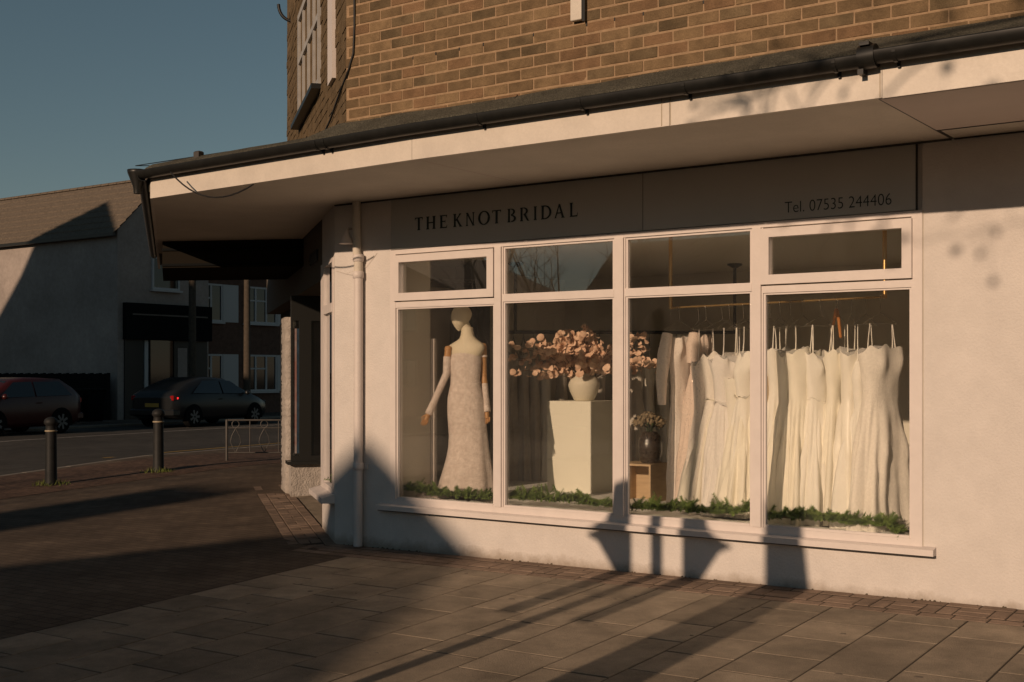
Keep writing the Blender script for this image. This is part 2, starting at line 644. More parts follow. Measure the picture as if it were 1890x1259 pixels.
sheet("ground", [-400, -120, -60] + fr(-40, 20, 2) + [60, 120, 400], [-400, -120, -60] + fr(-44, 40, 2) + [80, 200, 400], -0.16, "tarmac",
      kind="structure")
pave = sheet("pavement", fr(-3.4, 9, 0.4), fr(-14, 0.3, 0.4), -0.0035, "sand_bed", kind="structure")

# flagstones: one shared mesh each size, laid in columns running away from the wall
GROT = (math.atan(0.0432), -math.atan(0.0094), 0)
slab_me = {}
for ln in (0.45, 0.9):
    slab_me[ln] = MB().bbox(-0.2235, 0.2235, -ln / 2 + 0.0035, ln / 2 - 0.0035, -0.05, 0.0, 0.003).mesh("paving_slab", "slab")
rs = random.Random(3)
cols = [-2.18 + 0.4575 * i for i in range(15)]
for ci, xc in enumerate(cols):
    y = -0.49 - (0.225 if ci % 2 else 0.0)
    if ci % 2:                                # cut piece at the border
        me = MB().bbox(-0.2235, 0.2235, -0.109, 0.109, -0.05, 0, 0.003).mesh("paving_slab", "slab")
        o = put("paving_slab", me, pave)
        yy = -0.49 - 0.1125
        o.location = (xc, yy, gz(xc, yy) + rs.uniform(-0.0015, 0.0015))
        o.rotation_euler = GROT
    while y > -5.2:
        ln = 0.9 if rs.random() < 0.22 else 0.45
        yy = y - ln / 2
        o = put("paving_slab", slab_me[ln], pave)
        o.location = (xc, yy, gz(xc, yy) + rs.uniform(-0.0012, 0.0012))
        o.rotation_euler = (GROT[0] + rs.uniform(-.0015, .0015), GROT[1] + rs.uniform(-.002, .002), 0)
        y -= ln + 0.006
sheet("footpath_beyond", fr(-2.41, 9, 1), fr(-14, -5.25, 1), -0.004, "slab", kind="structure")

gum = MB().lathe((0, 0, 0), [(0.022, -.002), (0.020, .0008), (0.012, .0016)], 9).mesh("gum_spot", "gum")
for k in range(46):
    x, y = rs.uniform(-2.2, 4.2), rs.uniform(-4.4, -.55)
    o = put("gum_spot", gum, pave)
    o.location = (x, y, gz(x, y) + .001)
    o.rotation_euler = GROT
    q = rs.uniform(.35, 1.0)
    o.scale = (q * rs.uniform(.8, 1.4), q, 1)

# brick border along the wall: stretcher row, basket weave, stretcher row
TILT = Vector((-0.0094, -0.0432, 1)).normalized()


def tilt(rz):
    x = Vector((math.cos(rz), math.sin(rz), 0))
    x = (x - TILT * x.dot(TILT)).normalized()
    y = TILT.cross(x)
    return Matrix((x, y, TILT)).transposed().to_euler()


pav_long = MB().bbox(-0.109, 0.109, -0.0525, 0.0525, -0.05, 0, 0.004).mesh("paving_brick", "paver")


def lay(x, y, rz, jit=0.0015):
    o = put("paving_brick", pav_long, pave)
    o.location = (x, y, gz(x, y) + rs.uniform(-jit, jit))
    o.rotation_euler = tilt(rz + rs.uniform(-0.006, 0.006))


for i in range(31):
    x = -3.05 + i * 0.226
    lay(x + 0.113, -0.056, 0)
    lay(x + 0.03, -0.428, 0)
    if i % 2:
        lay(x, -0.185, 0); lay(x, -0.299, 0)
    else:
        lay(x - 0.056, -0.242, R_(90)); lay(x + 0.057, -0.242, R_(90))
# the same border turning along the side street
sang = math.atan2(SD.y, SD.x)
sideb = MB()
v = []
ts = fr(-0.35, 5.25, 0.5)
for t in ts:
    for n in (-0.445, 1.7):
        p = sp(t, n, 0)
        v.append((p.x, p.y, gz(p.x, p.y) - 0.013))
sideb.add(v, [(2 * i, 2 * i + 2, 2 * i + 3, 2 * i + 1) for i in range(len(ts) - 1)])
side_bed = sideb.build("side_border", "sand_bed", kind="structure")


def lay2(t, n, rz):
    p = sp(t, n, 0)
    o = put("paving_brick", pav_long, side_bed)
    o.location = (p.x, p.y, gz(p.x, p.y) + rs.uniform(-0.004, 0.003) - 0.001)
    o.rotation_euler = tilt(sang + rz + rs.uniform(-0.012, 0.012))


for i in range(24):
    t = 0.02 + i * 0.226
    lay2(t, -0.385, 0)
    lay2(t + 0.06, -0.043, 0)
    if i % 2:
        lay2(t, -0.27, 0); lay2(t, -0.157, 0)
    else:
        lay2(t - 0.056, -0.214, R_(90)); lay2(t + 0.057, -0.214, R_(90))
lob = MB()
lob.add([sp(t, n, gz(sp(t, n, 0).x, sp(t, n, 0).y) + 0.003) for t, n in ((1.06, 0.02), (3.9, 0.02), (3.9, 1.65), (1.06, 1.65))],
        [(3, 2, 1, 0)])
lob.build("entrance_floor", "slab", kind="structure")

# tarmac footway beyond the flags
fb = MB()
ys = fr(-14, 14, 0.5) + [20, 30, 60]
rows = []
for y in ys:
    if y < -0.47:
        xr = -2.415
    else:
        off_ = 0.445 if y < 3.0 else -0.7
        xr = (S0 + SD * ((y + 0.775 * off_) / SD.y) - SN * off_).x
        xr = min(xr, -3.16)
    xr = max(xr, -12.9 - 0.15 * (y - 5))
    xl_ = -13.0 - 0.15 * (y - 5)
    rows.append([(xl_ + (xr - xl_) * k / 8, y, 0) for k in range(9)])
v = [(p[0], p[1], gz(p[0], p[1])) for r in rows for p in r]
fb.add(v, [(j * 9 + i, j * 9 + i + 1, (j + 1) * 9 + i + 1, (j + 1) * 9 + i) for j in range(len(rows) - 1) for i in range(8)])
fb.build("footway", "footway_blocks", kind="structure")
# block paved verge strip with the bollards
sheet("paved_verge", fr(-12.6, -9.8, 0.4), fr(-8, 9.0, 0.5), 0.004, "verge_paver", kind="structure")
# kerb, road, lines
def rx(x0, y):                               # the road runs a little askew of the shop's side
    return x0 - 0.15 * (y - 5)


def road_sheet(name, xa, xb, ys, off, m):
    b = MB()
    nx = max(1, round(abs(xb - xa) / 1.6))
    v = []
    for y in ys:
        for k in range(nx + 1):
            x = rx(xa + (xb - xa) * k / nx, y)
            v.append((x, y, gz(x, y) + off))
    n = nx + 1
    b.add(v, [(j * n + i, j * n + i + 1, (j + 1) * n + i + 1, (j + 1) * n + i) for j in range(len(ys) - 1) for i in range(nx)])
    return b.build(name, m, kind="structure")


def kerb_row(name, xa, xb):
    b = MB()
    for y in fr(-30, 58, 0.92)[:-1]:
        k = len(b.v)
        b.bbox(xa, xb, y + 0.004, y + 0.912, -0.3, 0.002, 0.012)
        b.v[k:] = [(rx(p[0], p[1]), p[1], p[2] + gz(rx(p[0], p[1]), p[1])) for p in b.v[k:]]
    b.build(name, "kerbstone", kind="structure")


kerb_row("kerb", -13.16, -13.0)
road_sheet("road", -24.0, -13.16, fr(-34, 60, 2), -0.065, "road")
kerb_row("far_kerb", -24.15, -24.0)
road_sheet("far_pavement", -60, -24.15, fr(-34, 60, 2), 0.0, "tarmac")
road_sheet("yellow_line", -14.2, -14.08, fr(5.6, 40, 2), -0.061, "yellow_paint")
road_sheet("parking_line", -20.42, -20.32, fr(2, 40, 2), -0.061, "white_paint")

# ================================================================== THE SHOP
shop = thing("shop_building", (0, 0, 0), "white rendered corner shop with tan brick upper floor and overhanging canopy", "building")
XL, XR = -2.30, 2.64
SOF = 3.264
wb = MB()
wb.box(-3.02, XL, 0, 0.26, -0.5, SOF)                     # left pier
wb.box(XR, 7.5, 0, 0.26, -0.5, SOF)                       # right of the window
wb.box(XL, XR, 0.002, 0.26, -0.5, 0.36)                   # under the window
wb.box(XL, XR, 0.03, 0.26, 2.775, SOF)                    # behind the sign
wall = wb.build("front_wall", "render", shop)
sw = MB()
sw.sbox(0.0, 1.05, 0.004, 0.24, -0.5, 0.40)
sw.sbox(0.0, 0.09, 0.002, 0.24, 0.40, SOF)
sw.sbox(0.09, 1.05, 0.004, 0.24, 2.76, SOF)
sw.build("side_wall", "render", shop)
# side front over the lobby, with an air vent
sf = MB()
sf.sbox(1.05, 3.9, 0.02, 0.3, 2.62, SOF)
sfo = sf.build("side_fascia", "shaded_sign", shop)
MB().sbox(1.55, 2.25, 0.0, 0.03, 2.86, 2.98).build("air_vent", "dark_frame", sfo)
# window: frame, mullions, casements, panes
FY0, FY1 = -0.012, 0.07
wf = MB()
wf.box(XL, -2.235, FY0, FY1, 0.40, 2.775)
wf.box(2.565, XR, FY0, FY1, 0.40, 2.775)
wf.box(-2.235, 2.565, FY0, FY1, 2.735, 2.775)
wf.box(-2.235, 2.565, FY0, FY1, 0.40, 0.452)
wfr = wf.build("window_frame", "paint", shop)
for (a, b_) in ((-1.097, -1.003), (0.123, 0.231), (1.344, 1.437)):
    m = MB()
    m.box(a + 0.012, b_ - 0.012, FY0 - 0.012, FY1, 0.452, 2.735)
    m.box(a, b_, FY0 + 0.006, FY1 - 0.004, 0.4525, 2.7345)
    m.build("mullion", "paint", wfr)
bays = [(-2.235, -1.097), (-1.003, 0.123), (0.231, 1.344), (1.437, 2.565)]
for i, (a, b_) in enumerate(bays):
    m = MB()
    if i in (0, 3):
        m.box(a, b_, FY0 + 0.003, FY1 - 0.004, 2.235, 2.288)
        m.build("transom", "paint", wfr)
        c = MB()
        x0, x1, z0, z1 = a - 0.012, b_ + 0.008, 2.298, 2.722
        for (p, q, r, s_) in ((x0, x1, z0, z0 + 0.072), (x0, x1, z1 - 0.066, z1), (x0, x0 + 0.07, z0 + 0.072, z1 - 0.066), (x1 - 0.07, x1, z0 + 0.072, z1 - 0.066)):
            c.box(p, q, FY0 - 0.026, FY1 - 0.03, r, s_)
        co = c.build("casement", "paint", wfr)
        MB().box(x0 + 0.06, x1 - 0.06, 0.012, 0.018, z0 + 0.06, z1 - 0.055).build("pane", "glass", co)
        bd = MB()
        gx0, gx1, gz0, gz1 = x0 + 0.07, x1 - 0.07, z0 + 0.072, z1 - 0.066
    else:
        m.box(a, b_, FY0 + 0.003, FY1 - 0.004, 2.252, 2.318)
        m.build("transom", "paint", wfr)
        MB().box(a + 0.002, b_ - 0.002, 0.030, 0.036, 2.31, 2.735).build("pane", "glass", wfr)
        bd = MB()
        gx0, gx1, gz0, gz1 = a, b_, 2.318, 2.735
        bd.box(gx0, gx1, 0.004, 0.03, gz1 - 0.018, gz1 - 0.001)
        bd.box(gx0 + 0.001, gx0 + 0.018, 0.004, 0.03, gz0, gz1 - 0.018)
        bd.box(gx1 - 0.018, gx1 - 0.001, 0.004, 0.03, gz0, gz1 - 0.018)
        bd.build("glazing_bead", "paint", wfr)
    MB().box(a + 0.002, b_ - 0.002, 0.030, 0.036, 0.44, 2.26).build("pane", "glass", wfr)
    bd = MB()
    zt = 2.235 if i in (0, 3) else 2.252
    bd.box(a + 0.001, a + 0.018, 0.002, 0.03, 0.452, zt)
    bd.box(b_ - 0.018, b_ - 0.001, 0.002, 0.03, 0.452, zt)
    bd.box(a + 0.018, b_ - 0.018, 0.0025, 0.03, zt - 0.014, zt)
    bd.box(a + 0.018, b_ - 0.018, -0.004, 0.03, 0.4525, 0.47)
    bd.build("glazing_bead", "paint", wfr)
sl = MB()
sl.xprism([(-0.075, 0.345), (0.0015, 0.345), (0.0015, 0.405), (-0.0135, 0.400), (-0.075, 0.388)], -2.43, 2.735, 'x')
sl.build("window_sill", "paint", shop)
MB().box(-2.42, 2.725, -0.055, 0.001, 0.336, 0.344).build("sill_drip", "dark_frame", shop)
MB().box(2.641, 2.648, -0.006, -0.001, 0.40, 2.77).build("frame_joint", "soffit", shop)
# corner window on the side wall
cw = MB()
cw.sbox(0.09, 0.15, -0.01, 0.06, 0.44, 2.76)
cw.sbox(0.80, 1.05, -0.012, 0.08, 0.44, 2.76)
cw.sbox(0.15, 0.80, -0.01, 0.06, 2.72, 2.76)
cw.sbox(0.15, 0.80, -0.01, 0.06, 0.44, 0.50)
cw.sbox(0.15, 0.80, -0.014, 0.06, 2.23, 2.32)
cwo = cw.build("corner_window_frame", "paint", shop)
MB().sbox(0.14, 0.81, 0.02, 0.026, 0.48, 2.25).build("pane", "glass", cwo)
MB().sbox(0.14, 0.81, 0.02, 0.026, 2.30, 2.74).build("pane", "glass", cwo)
cs = MB()
cs.hexa([sp(1.1, -0.13, 0.36), sp(0.0, -0.13, 0.36), sp(0.0, 0.0, 0.36), sp(1.1, 0.0, 0.36),
         sp(1.1, -0.13, 0.41), sp(0.0, -0.13, 0.41), sp(0.0, 0.0, 0.445), sp(1.1, 0.0, 0.445)])
cs.build("corner_window_sill", "paint", shop)

# canopy -----------------------------------------------------------
CB = sp(0, 0, 0)
fx = [Vector((-4.07, -1.362, 0)), Vector((-0.75, -1.548, 0)), Vector((7.5, -1.59, 0))]       # edge of the canopy
side_end = fx[0] + SD * 8.0
sof = MB()
Z = SOF
gap = 0.006


def soff(poly, m, dz=0.0):
    b = MB().prism([(p[0], p[1]) for p in poly], Z - 0.004 + dz, Z + 0.05)
    return b.build("soffit_panel", m, shop)


cl = sp(5.5, 0.0, 0)
soff([fx[0] + Vector((0.02, 0.02, 0)), fx[1] + Vector((0, 0.02, 0)), (-0.75, 0.02, 0), (-3.02, 0.02, 0), cl, fx[0] + SD * 5.5], "soffit")
soff([fx[1] + Vector((gap * .3, 0.02, 0)), (2.838, -1.545), (2.838, 0.02), (-0.75 + gap * .3, 0.02)], "soffit")
soff([(2.856, -1.55), (7.5, -1.57), (7.5, -0.412), (2.856, -0.407)], "soffit_pink", -0.012)
soff([(2.856, -0.395), (7.5, -0.40), (7.5, 0.02), (2.856, 0.02)], "soffit", -0.002)
MB().box(2.78, 7.5, -1.5, 0.0, SOF + 0.046, SOF + 0.0515).build("joint_shadow_gap", "dark_inside", shop)
MB().box(2.834, 2.860, -1.545, 0.0, SOF - 0.0075, SOF - 0.0045).build("soffit_joint", "dark_frame", shop)
MB().box(2.860, 7.5, -0.412, -0.394, SOF - 0.0195, SOF - 0.0165).build("soffit_joint", "dark_frame", shop)
MB().box(2.860, 7.5, -0.014, 0.0, SOF - 0.016, SOF - 0.007).build("wall_strip", "dark_frame", shop)
MB().box(-0.756, -0.742, -1.5, 0.0, SOF - 0.0055, SOF - 0.0043).build("soffit_joint", "soffit_pink", shop)
cov = MB()
cov.xprism([(0.0, Z - 0.004), (0.0, Z - 0.018), (-0.014, Z - 0.004)], -3.02, 2.84, 'x')
cov.build("wall_strip", "dark_frame", shop)
# fascia boards
FT = 3.50


def board(a, b_, name="fascia_board", m="fascia", z0=SOF - 0.012, z1=FT, th=0.03, out=0.0):
    a, b_ = Vector(a), Vector(b_)
    d = (b_ - a).normalized()
    n = Vector((-d.y, d.x, 0))               # towards the building
    mb = MB()
    q = [a - n * out, b_ - n * out, b_ + n * (th - out), a + n * (th - out)]
    mb.hexa([(p.x, p.y, z0) for p in q] + [(p.x, p.y, z1) for p in q])
    return mb.build(name, m, shop)


def fxat(x):
    for i in range(2):
        if x <= fx[i + 1].x + 1e-6:
            t = (x - fx[i].x) / (fx[i + 1].x - fx[i].x)
            return fx[i].lerp(fx[i + 1], t)


xs = [-4.07, -0.75, 1.46, 2.875, 7.5]
for i in range(4):
    a, b_ = fxat(xs[i] + (0.0015 if i else 0)), fxat(xs[i + 1] - 0.0015)
    board(a, b_, z0=SOF - 0.012 - (0.004 if i == 3 else 0))
for xx in (1.40, 1.465, 2.86):
    p = fxat(xx)
    MB().box(p.x, p.x + 0.006, p.y - 0.0035, p.y - 0.001, SOF - 0.008, 3.45).build("fascia_stain", "stain", shop)
e0 = fx[0] - SN * 0.0
board(e0 + SD * 8, e0, "side_fascia_board", "fascia")
# felt roof edge and roof deck
rf = MB()
# sloped felt strip along the edge
def strip(pts, off0, z0, off1, z1, nrm):
    v = []
    for p, n in zip(pts, nrm):
        v += [p + n * off0 + UP * z0, p + n * off1 + UP * z1]
    rf.add(v, [(2 * i, 2 * i + 2, 2 * i + 3, 2 * i + 1) for i in range(len(pts) - 1)])


BX0_ = aty(640, 150, -1.4).x - 0.1
bx = fr(-4.10, 7.5, 0.35)
rnd = random.Random(5)
v = []
for x in bx:
    p = fxat(max(x, -4.07))
    j = rnd.uniform(-0.004, 0.004)
    v += [(x, p.y - 0.035, 3.505 + j), (x, p.y - 0.035, 3.535 + j), (x, -1.405, 3.655 + rnd.uniform(-.008, .008)), (x, -1.30, 3.66)] if x > BX0_ else \
         [(x, p.y - 0.035, 3.505 + j), (x, p.y - 0.035, 3.53 + j), (x, p.y + 0.05, 3.578 + rnd.uniform(-.004, .004)), (x, p.y + 0.16, 3.582)]
f = []
for i in range(len(bx) - 1):
    for k in range(3):
        f.append((4 * i + k, 4 * i + k + 4, 4 * i + k + 5, 4 * i + k + 1))
rf.add(v, f)
rf.build("roof_felt", "felt", shop)
deck = MB()
deck.prism([(-4.09, -1.36), (7.5, -1.50), (7.5, 6.0), tuple(sp(8, 1.0, 0))[:2], tuple((fx[0] + SD * 8))[:2]], SOF + 0.052, 3.56)
deck.build("canopy_deck", "felt", shop)
for xx, w_ in ((-3.45, 0.07), (0.13, 0.008), (1.72, 0.01)):
    p = fxat(xx)
    if w_ > 0.05:
        MB().bbox(xx, xx + w_, p.y + 0.02, p.y + 0.08, 3.54, 3.625, 0.01).build("roof_outlet", "metal_grey", shop)
    else:
        MB().add([(xx, p.y - 0.038, 3.505), (xx + w_, p.y - 0.038, 3.505), (xx + w_, -1.402, 3.662), (xx, -1.402, 3.662)], [(0, 1, 2, 3)]).build("felt_seam", "dark_frame", shop)

# brick upper floor ------------------------------------------------
BY = -1.4
BX0 = aty(640, 150, BY).x
up_wall = MB()
up_wall.box(BX0, 7.5, BY - 0.0035, BY + 0.3, 3.45, 8.5)
bw = up_wall.build("brick_wall", "mortar", shop)
PX, PZ = 0.2262, 0.0832
zb = 3.924
xj = aty(1109.3, 70, BY).x
bm = {}
brick_specs = []
for mname in ("brick", "brick", "brick", "brick_dark", "brick_red"):
    brick_specs.append(mname)
brs = random.Random(11)


def brick_mesh(L_, H_, m, k):
    key = (round(L_, 3), m, k)
    if key in bm: return bm[key]
    r = random.Random(k * 7 + 1)
    mb = MB()
    mb.bbox(-L_ / 2, L_ / 2, -0.006, 0.06, -H_ / 2, H_ / 2, 0.004)
    mb.v = [(x + r.uniform(-.0018, .0018), y + r.uniform(-.0012, .0012), z + r.uniform(-.0015, .0015)) for x, y, z in mb.v]
    bm[key] = mb.mesh("brick", m)
    return bm[key]


stuff = MB()
nb = 0
for row in range(-4, 30):
    z0 = zb + row * PZ
    zc = z0 + PZ / 2
    off = xj + (0.0 if row % 2 == 0 else PX / 2)
    k0 = math.ceil((BX0 - off) / PX) - 1
    for k in range(k0, 60):
        x0, x1 = off + k * PX + 0.0055, off + (k + 1) * PX - 0.0055
        if x1 < BX0 + 0.03 or x0 > 6.5: continue
        x0 = max(x0, BX0)
        xc = (x0 + x1) / 2
        u, vv, _ = proj((xc, BY, zc))
        mname = brs.choice(brick_specs)
        L_ = x1 - x0
        if -35 < vv and -40 < u < 1930 and nb < 300:
            full = abs(L_ - (PX - 0.011)) < 0.002
            me = brick_mesh(L_, PZ - 0.0115, mname, brs.randrange(3) if full else 0)
            o = put("brick", me, bw)
            o.location = (xc, BY + brs.uniform(-0.0015, 0.0015), zc)
            o.rotation_euler = (0, brs.uniform(-.004, .004), brs.uniform(-.006, .006))
            nb += 1
        else:
            stuff.box(x0, x1, BY - 0.006, BY + 0.009, zc - (PZ - .0115) / 2, zc + (PZ - .0115) / 2)
stuff.build("brick_courses", "brick", bw, kind="stuff")
for k in range(-14, 14, 1):
    x = xj + PX / 2 + k * PX
    if x < BX0 + .2 or brs.random() < .25: continue
    MB().box(x - .005, x + .005, BY - .0075, BY, zb + 2 * PZ - .028, zb + 2 * PZ - .006).build("weep_hole", "dark_frame", bw)
# splayed side of the upper floor, with its window and trunking
UB = Vector((BX0, BY, 0))
USD = SD


def up_(t, n, z):
    p = UB + USD * t + SN * n
    return Vector((p.x, p.y, z))


def ubox(mb, t0, t1, n0, n1, z0, z1):
    return mb.hexa([up_(t1, n0, z0), up_(t0, n0, z0), up_(t0, n1, z0), up_(t1, n1, z0),
                    up_(t1, n0, z1), up_(t0, n0, z1), up_(t0, n1, z1), up_(t1, n1, z1)])


us = MB()
ubox(us, 0.0, 5.25, -0.001, 0.3, 3.45, 8.5)
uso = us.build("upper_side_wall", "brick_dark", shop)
st2 = MB()
for row in range(-4, 24):
    zc = zb + row * PZ + PZ / 2
    t = 0.0 if row % 2 == 0 else -PX / 2
    while t < 5.2:
        a, b_ = max(0.0, t) + 0.0055, min(5.25, t + PX) - 0.0055
        if not (1.70 < (a + b_) / 2 < 3.75 and 4.31 < zc < 5.6) and b_ - a > 0.03:
            e = brs.uniform(-0.006, 0.004)
            ubox(st2, a, b_, -0.004 + e, 0.009, zc - 0.036, zc + 0.036)
        t += PX
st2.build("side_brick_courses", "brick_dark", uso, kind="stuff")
uw = MB()
T0, T1, W0, W1 = 1.75, 3.70, 4.36, 5.55
ubox(uw, T0, T0 + 0.07, -0.03, 0.1, W0, W1)
ubox(uw, T1 - 0.07, T1, -0.03, 0.1, W0, W1)
for k in range(1, 4):
    tt = T0 + (T1 - T0) * k / 4
    ubox(uw, tt - 0.03, tt + 0.03, -0.025, 0.1, W0 + 0.07, W1 - 0.07)
ubox(uw, T0 + 0.07, T1 - 0.07, -0.03, 0.1, W0, W0 + 0.07)
ubox(uw, T0 + 0.07, T1 - 0.07, -0.03, 0.1, W1 - 0.07, W1)
ubox(uw, T0 + 0.07, T1 - 0.07, -0.028, 0.1, 5.0, 5.06)
uwo = uw.build("upper_window", "old_white", shop)
g_ = MB()
ubox(g_, T0 + 0.05, T1 - 0.05, 0.0, 0.006, W0 + 0.05, W1 - 0.05)
g_.build("pane", "glass_dim", uwo)
g_ = MB()
ubox(g_, T0 + 0.05, T1 - 0.05, 0.007, 0.02, W0 + 0.05, W1 - 0.05)
g_.build("blind", "curtain", uwo)
us_ = MB()
ubox(us_, T0 - 0.05, T1 + 0.05, -0.10, 0.01, W0 - 0.05, W0 - 0.002)
us_.build("upper_sill", "dark_frame", shop)
tk = MB()
ubox(tk, 0.66, 0.98, -0.035, 0.01, 4.17, 5.6)
tk.build("trunking", "paint", shop)
eb = MB()
p = aty(1071, 40, BY)
eb.bbox(p.x - 0.05, p.x + 0.04, BY - 0.05, BY - 0.006, p.z, p.z + 0.28, 0.004)
ebo = tag(eb.build("alarm_box", "soffit"), "small pale box fixed high on the tan brick wall", "box")
MB().box(p.x + 0.041, p.x + 0.062, BY - 0.04, BY - 0.006, p.z - 0.012, p.z + 0.27).build("box_side", "dark_frame", ebo)

# building mass behind, so that no light leaks in
bk = MB()
bk.box(3.42, 7.5, 0.26, 6.0, -0.4, SOF)
bk.box(-3.72, 3.42, 5.2, 6.0, -0.4, SOF)
bk.build("rear_mass", "dark_inside", shop)
MB().box(BX0 + 0.4, 7.5, BY + 0.3, 6, 3.57, 8.5).build("upper_mass", "dark_inside", shop)
inr = MB()
inr.box(-3.72, 3.42, 5.1, 5.19, 0.0, 2.9)
inr.box(3.34, 3.41, 0.262, 5.1, 0.0, 2.9)
inr.hexa([(-3.72, 0.9, 0), (-3.64, 0.9, 0), (-3.64, 5.1, 0), (-3.72, 5.1, 0), (-3.72, 0.9, 2.9), (-3.64, 0.9, 2.9), (-3.64, 5.1, 2.9), (-3.72, 5.1, 2.9)])
inr.sbox(1.04, 1.10, 0.25, 1.0, 0.0, 2.9)
inr.build("inner_wall", "inner_wall", shop)
MB().box(-2.34, -2.25, 0.09, 0.52, 0.43, 2.87).build("inner_return", "inner_wall", shop)
MB().box(-2.25, -2.205, 0.525, 0.565, 0.43, 1.96).build("return_lit_edge", "paint", shop)  # added strip standing in for the sunlit end edge of the return
MB().prism([(-3.02, 0.27), (3.42, 0.27), (3.42, 5.19), (-4.0, 5.19), (-4.0, 0.9)], 2.87, 2.95).build("inner_ceiling", "inner_ceiling", shop)
MB().box(-3.72, 3.42, 2.75, 5.19, -0.1, 0.12).build("inner_floor", "inner_floor", shop)
MB().prism([(-2.95, 0.262), (3.36, 0.262), (3.36, 2.75), (-3.7, 2.75), (-3.7, 0.72)], 0.0, 0.43).build("display_platform", "display_floor", shop)
MB().box(-2.29, 2.63, 0.071, 0.262, 0.361, 0.43).build("inner_sill", "display_floor", shop)

mo = MB()
rm_ = random.Random(77)
for k in range(130):
    x = rm_.uniform(-2.95, 4.2)
    if rm_.random() > .35 + .65 * abs(math.sin(x * 2.1) * math.sin(x * 5.3 + 1)): continue
    y = -abs(rm_.gauss(0, .012)) - .002
    r = rm_.uniform(.002, .007)
    z = gz(x, y)
    mo.hexa([(x - r * 1.6, y - r, z - .004), (x + r * 1.6, y - r, z - .004), (x + r * 1.6, y + r, z - .004), (x - r * 1.6, y + r, z - .004),
             (x - r * .7, y - r * .4, z + r * rm_.uniform(.4, 1.5)), (x + r * .7, y - r * .4, z + r), (x + r * .7, y + r, z + r * rm_.uniform(.6, 2)), (x - r * .7, y + r, z + r)])
tag(mo.build("moss_and_grit", "moss"), "dark moss and grit along the foot of the shop wall", "moss", kind="stuff")

# ------------------------------------------------------------------ sign
SY = -0.004
sign = thing("shop_sign", (0.14, 0, 2.78), "long grey sign board lettered THE KNOT BRIDAL above the shop window", "sign")
sp1 = MB().box(XL + 0.005, 0.389, SY, 0.029, 2.782, SOF - 0.02).build("sign_panel", "sign_face", sign)
sp2 = MB().box(0.395, 2.592, SY, 0.029, 2.782, SOF - 0.02).build("sign_panel", "sign_face", sign)
MB().box(2.593, 2.6, SY - 0.004, 0.02, 2.77, SOF - 0.005).build("sign_edge", "dark_frame", sign)
MB().box(0.389, 0.395, SY + 0.002, 0.02, 2.785, SOF - 0.02).build("panel_joint", "dark_frame", sign)


def stem_(x, w_=0.15, f=0.055, y0=0.0, y1=1.0):
    return [(x - f, y0), (x + w_ + f, y0), (x + w_, y0 + .1), (x + w_, y1 - .1), (x + w_ + f, y1), (x - f, y1), (x, y1 - .1), (x, y0 + .1)]


def ring_(cx, cy, rx, ry, tx, ty, a0, a1, n=16):
    out = []
    for i in range(n):
        p, q = a0 + (a1 - a0) * i / n, a0 + (a1 - a0) * (i + 1) / n
        o = lambda a, s: (cx + (rx - s * tx) * math.cos(a), cy + (ry - s * ty) * math.sin(a))
        out.append([o(p, 0), o(q, 0), o(q, 1), o(p, 1)])
    return out


PI = math.pi


def glyph(c):
    if c == 'T': return 0.64, [stem_(0.245), [(0, 1), (0, .80), (.05, .92), (.59, .92), (.64, .80), (.64, 1)][::-1]]
    if c == 'H': return 0.78, [stem_(.06), stem_(.57), [(.2, .46), (.58, .46), (.58, .55), (.2, .55)]]
    if c == 'E': return 0.62, [stem_(.06), [(.1, .92), (.54, .92), (.58, .78), (.6, 1), (.1, 1)], [(.1, .47), (.44, .47), (.46, .4), (.46, .62), (.44, .55), (.1, .55)], [(.1, 0), (.58, 0), (.62, .24), (.56, .08), (.1, .08)]]
    if c == 'K': return 0.74, [stem_(.06), [(.2, .45), (.30, .5), (.62, .94), (.70, 1), (.48, 1), (.52, .94), (.2, .53)], [(.24, .56), (.36, .64), (.66, .1), (.78, 0), (.52, 0), (.54, .05)]]
    if c == 'N': return 0.78, [stem_(.08, .07, .07), stem_(.66, .07, .07), [(.04, 1), (.20, 1), (.73, .02), (.66, -.02)]]
    if c == 'O': return 0.92, ring_(.46, .5, .46, .53, .15, .075, 0, 2 * PI, 28)
    if c == 'I': return 0.30, [stem_(.075)]
    if c == 'D': return 0.86, [stem_(.06)] + ring_(.32, .5, .52, .5, .15, .08, -PI / 2, PI / 2) + [[(.14, .92), (.33, .92), (.33, 1), (.14, 1)], [(.14, 0), (.33, 0), (.33, .08), (.14, .08)]]
    if c == 'B': return 0.70, [stem_(.06)] + ring_(.30, .76, .32, .24, .14, .07, -PI / 2, PI / 2, 10) + ring_(.32, .265, .38, .265, .15, .075, -PI / 2, PI / 2, 10)
    if c == 'R': return 0.78, [stem_(.06)] + ring_(.30, .73, .36, .27, .15, .075, -PI / 2, PI / 2, 12) + [[(.3, .50), (.47, .52), (.70, .08), (.80, 0), (.62, 0)]]
    if c == 'A': return 0.80, [[(.0, 0), (.14, 0), (.12, .08), (.40, .94), (.36, 1), (.34, .97), (.04, .08)], [(.32, 1), (.44, 1), (.74, .08), (.82, 0), (.54, 0), (.58, .08)], [(.18, .32), (.58, .32), (.55, .40), (.2, .40)]]
    if c == 'L': return 0.66, [stem_(.06), [(.1, 0), (.62, 0), (.66, .28), (.59, .09), (.1, .09)]]


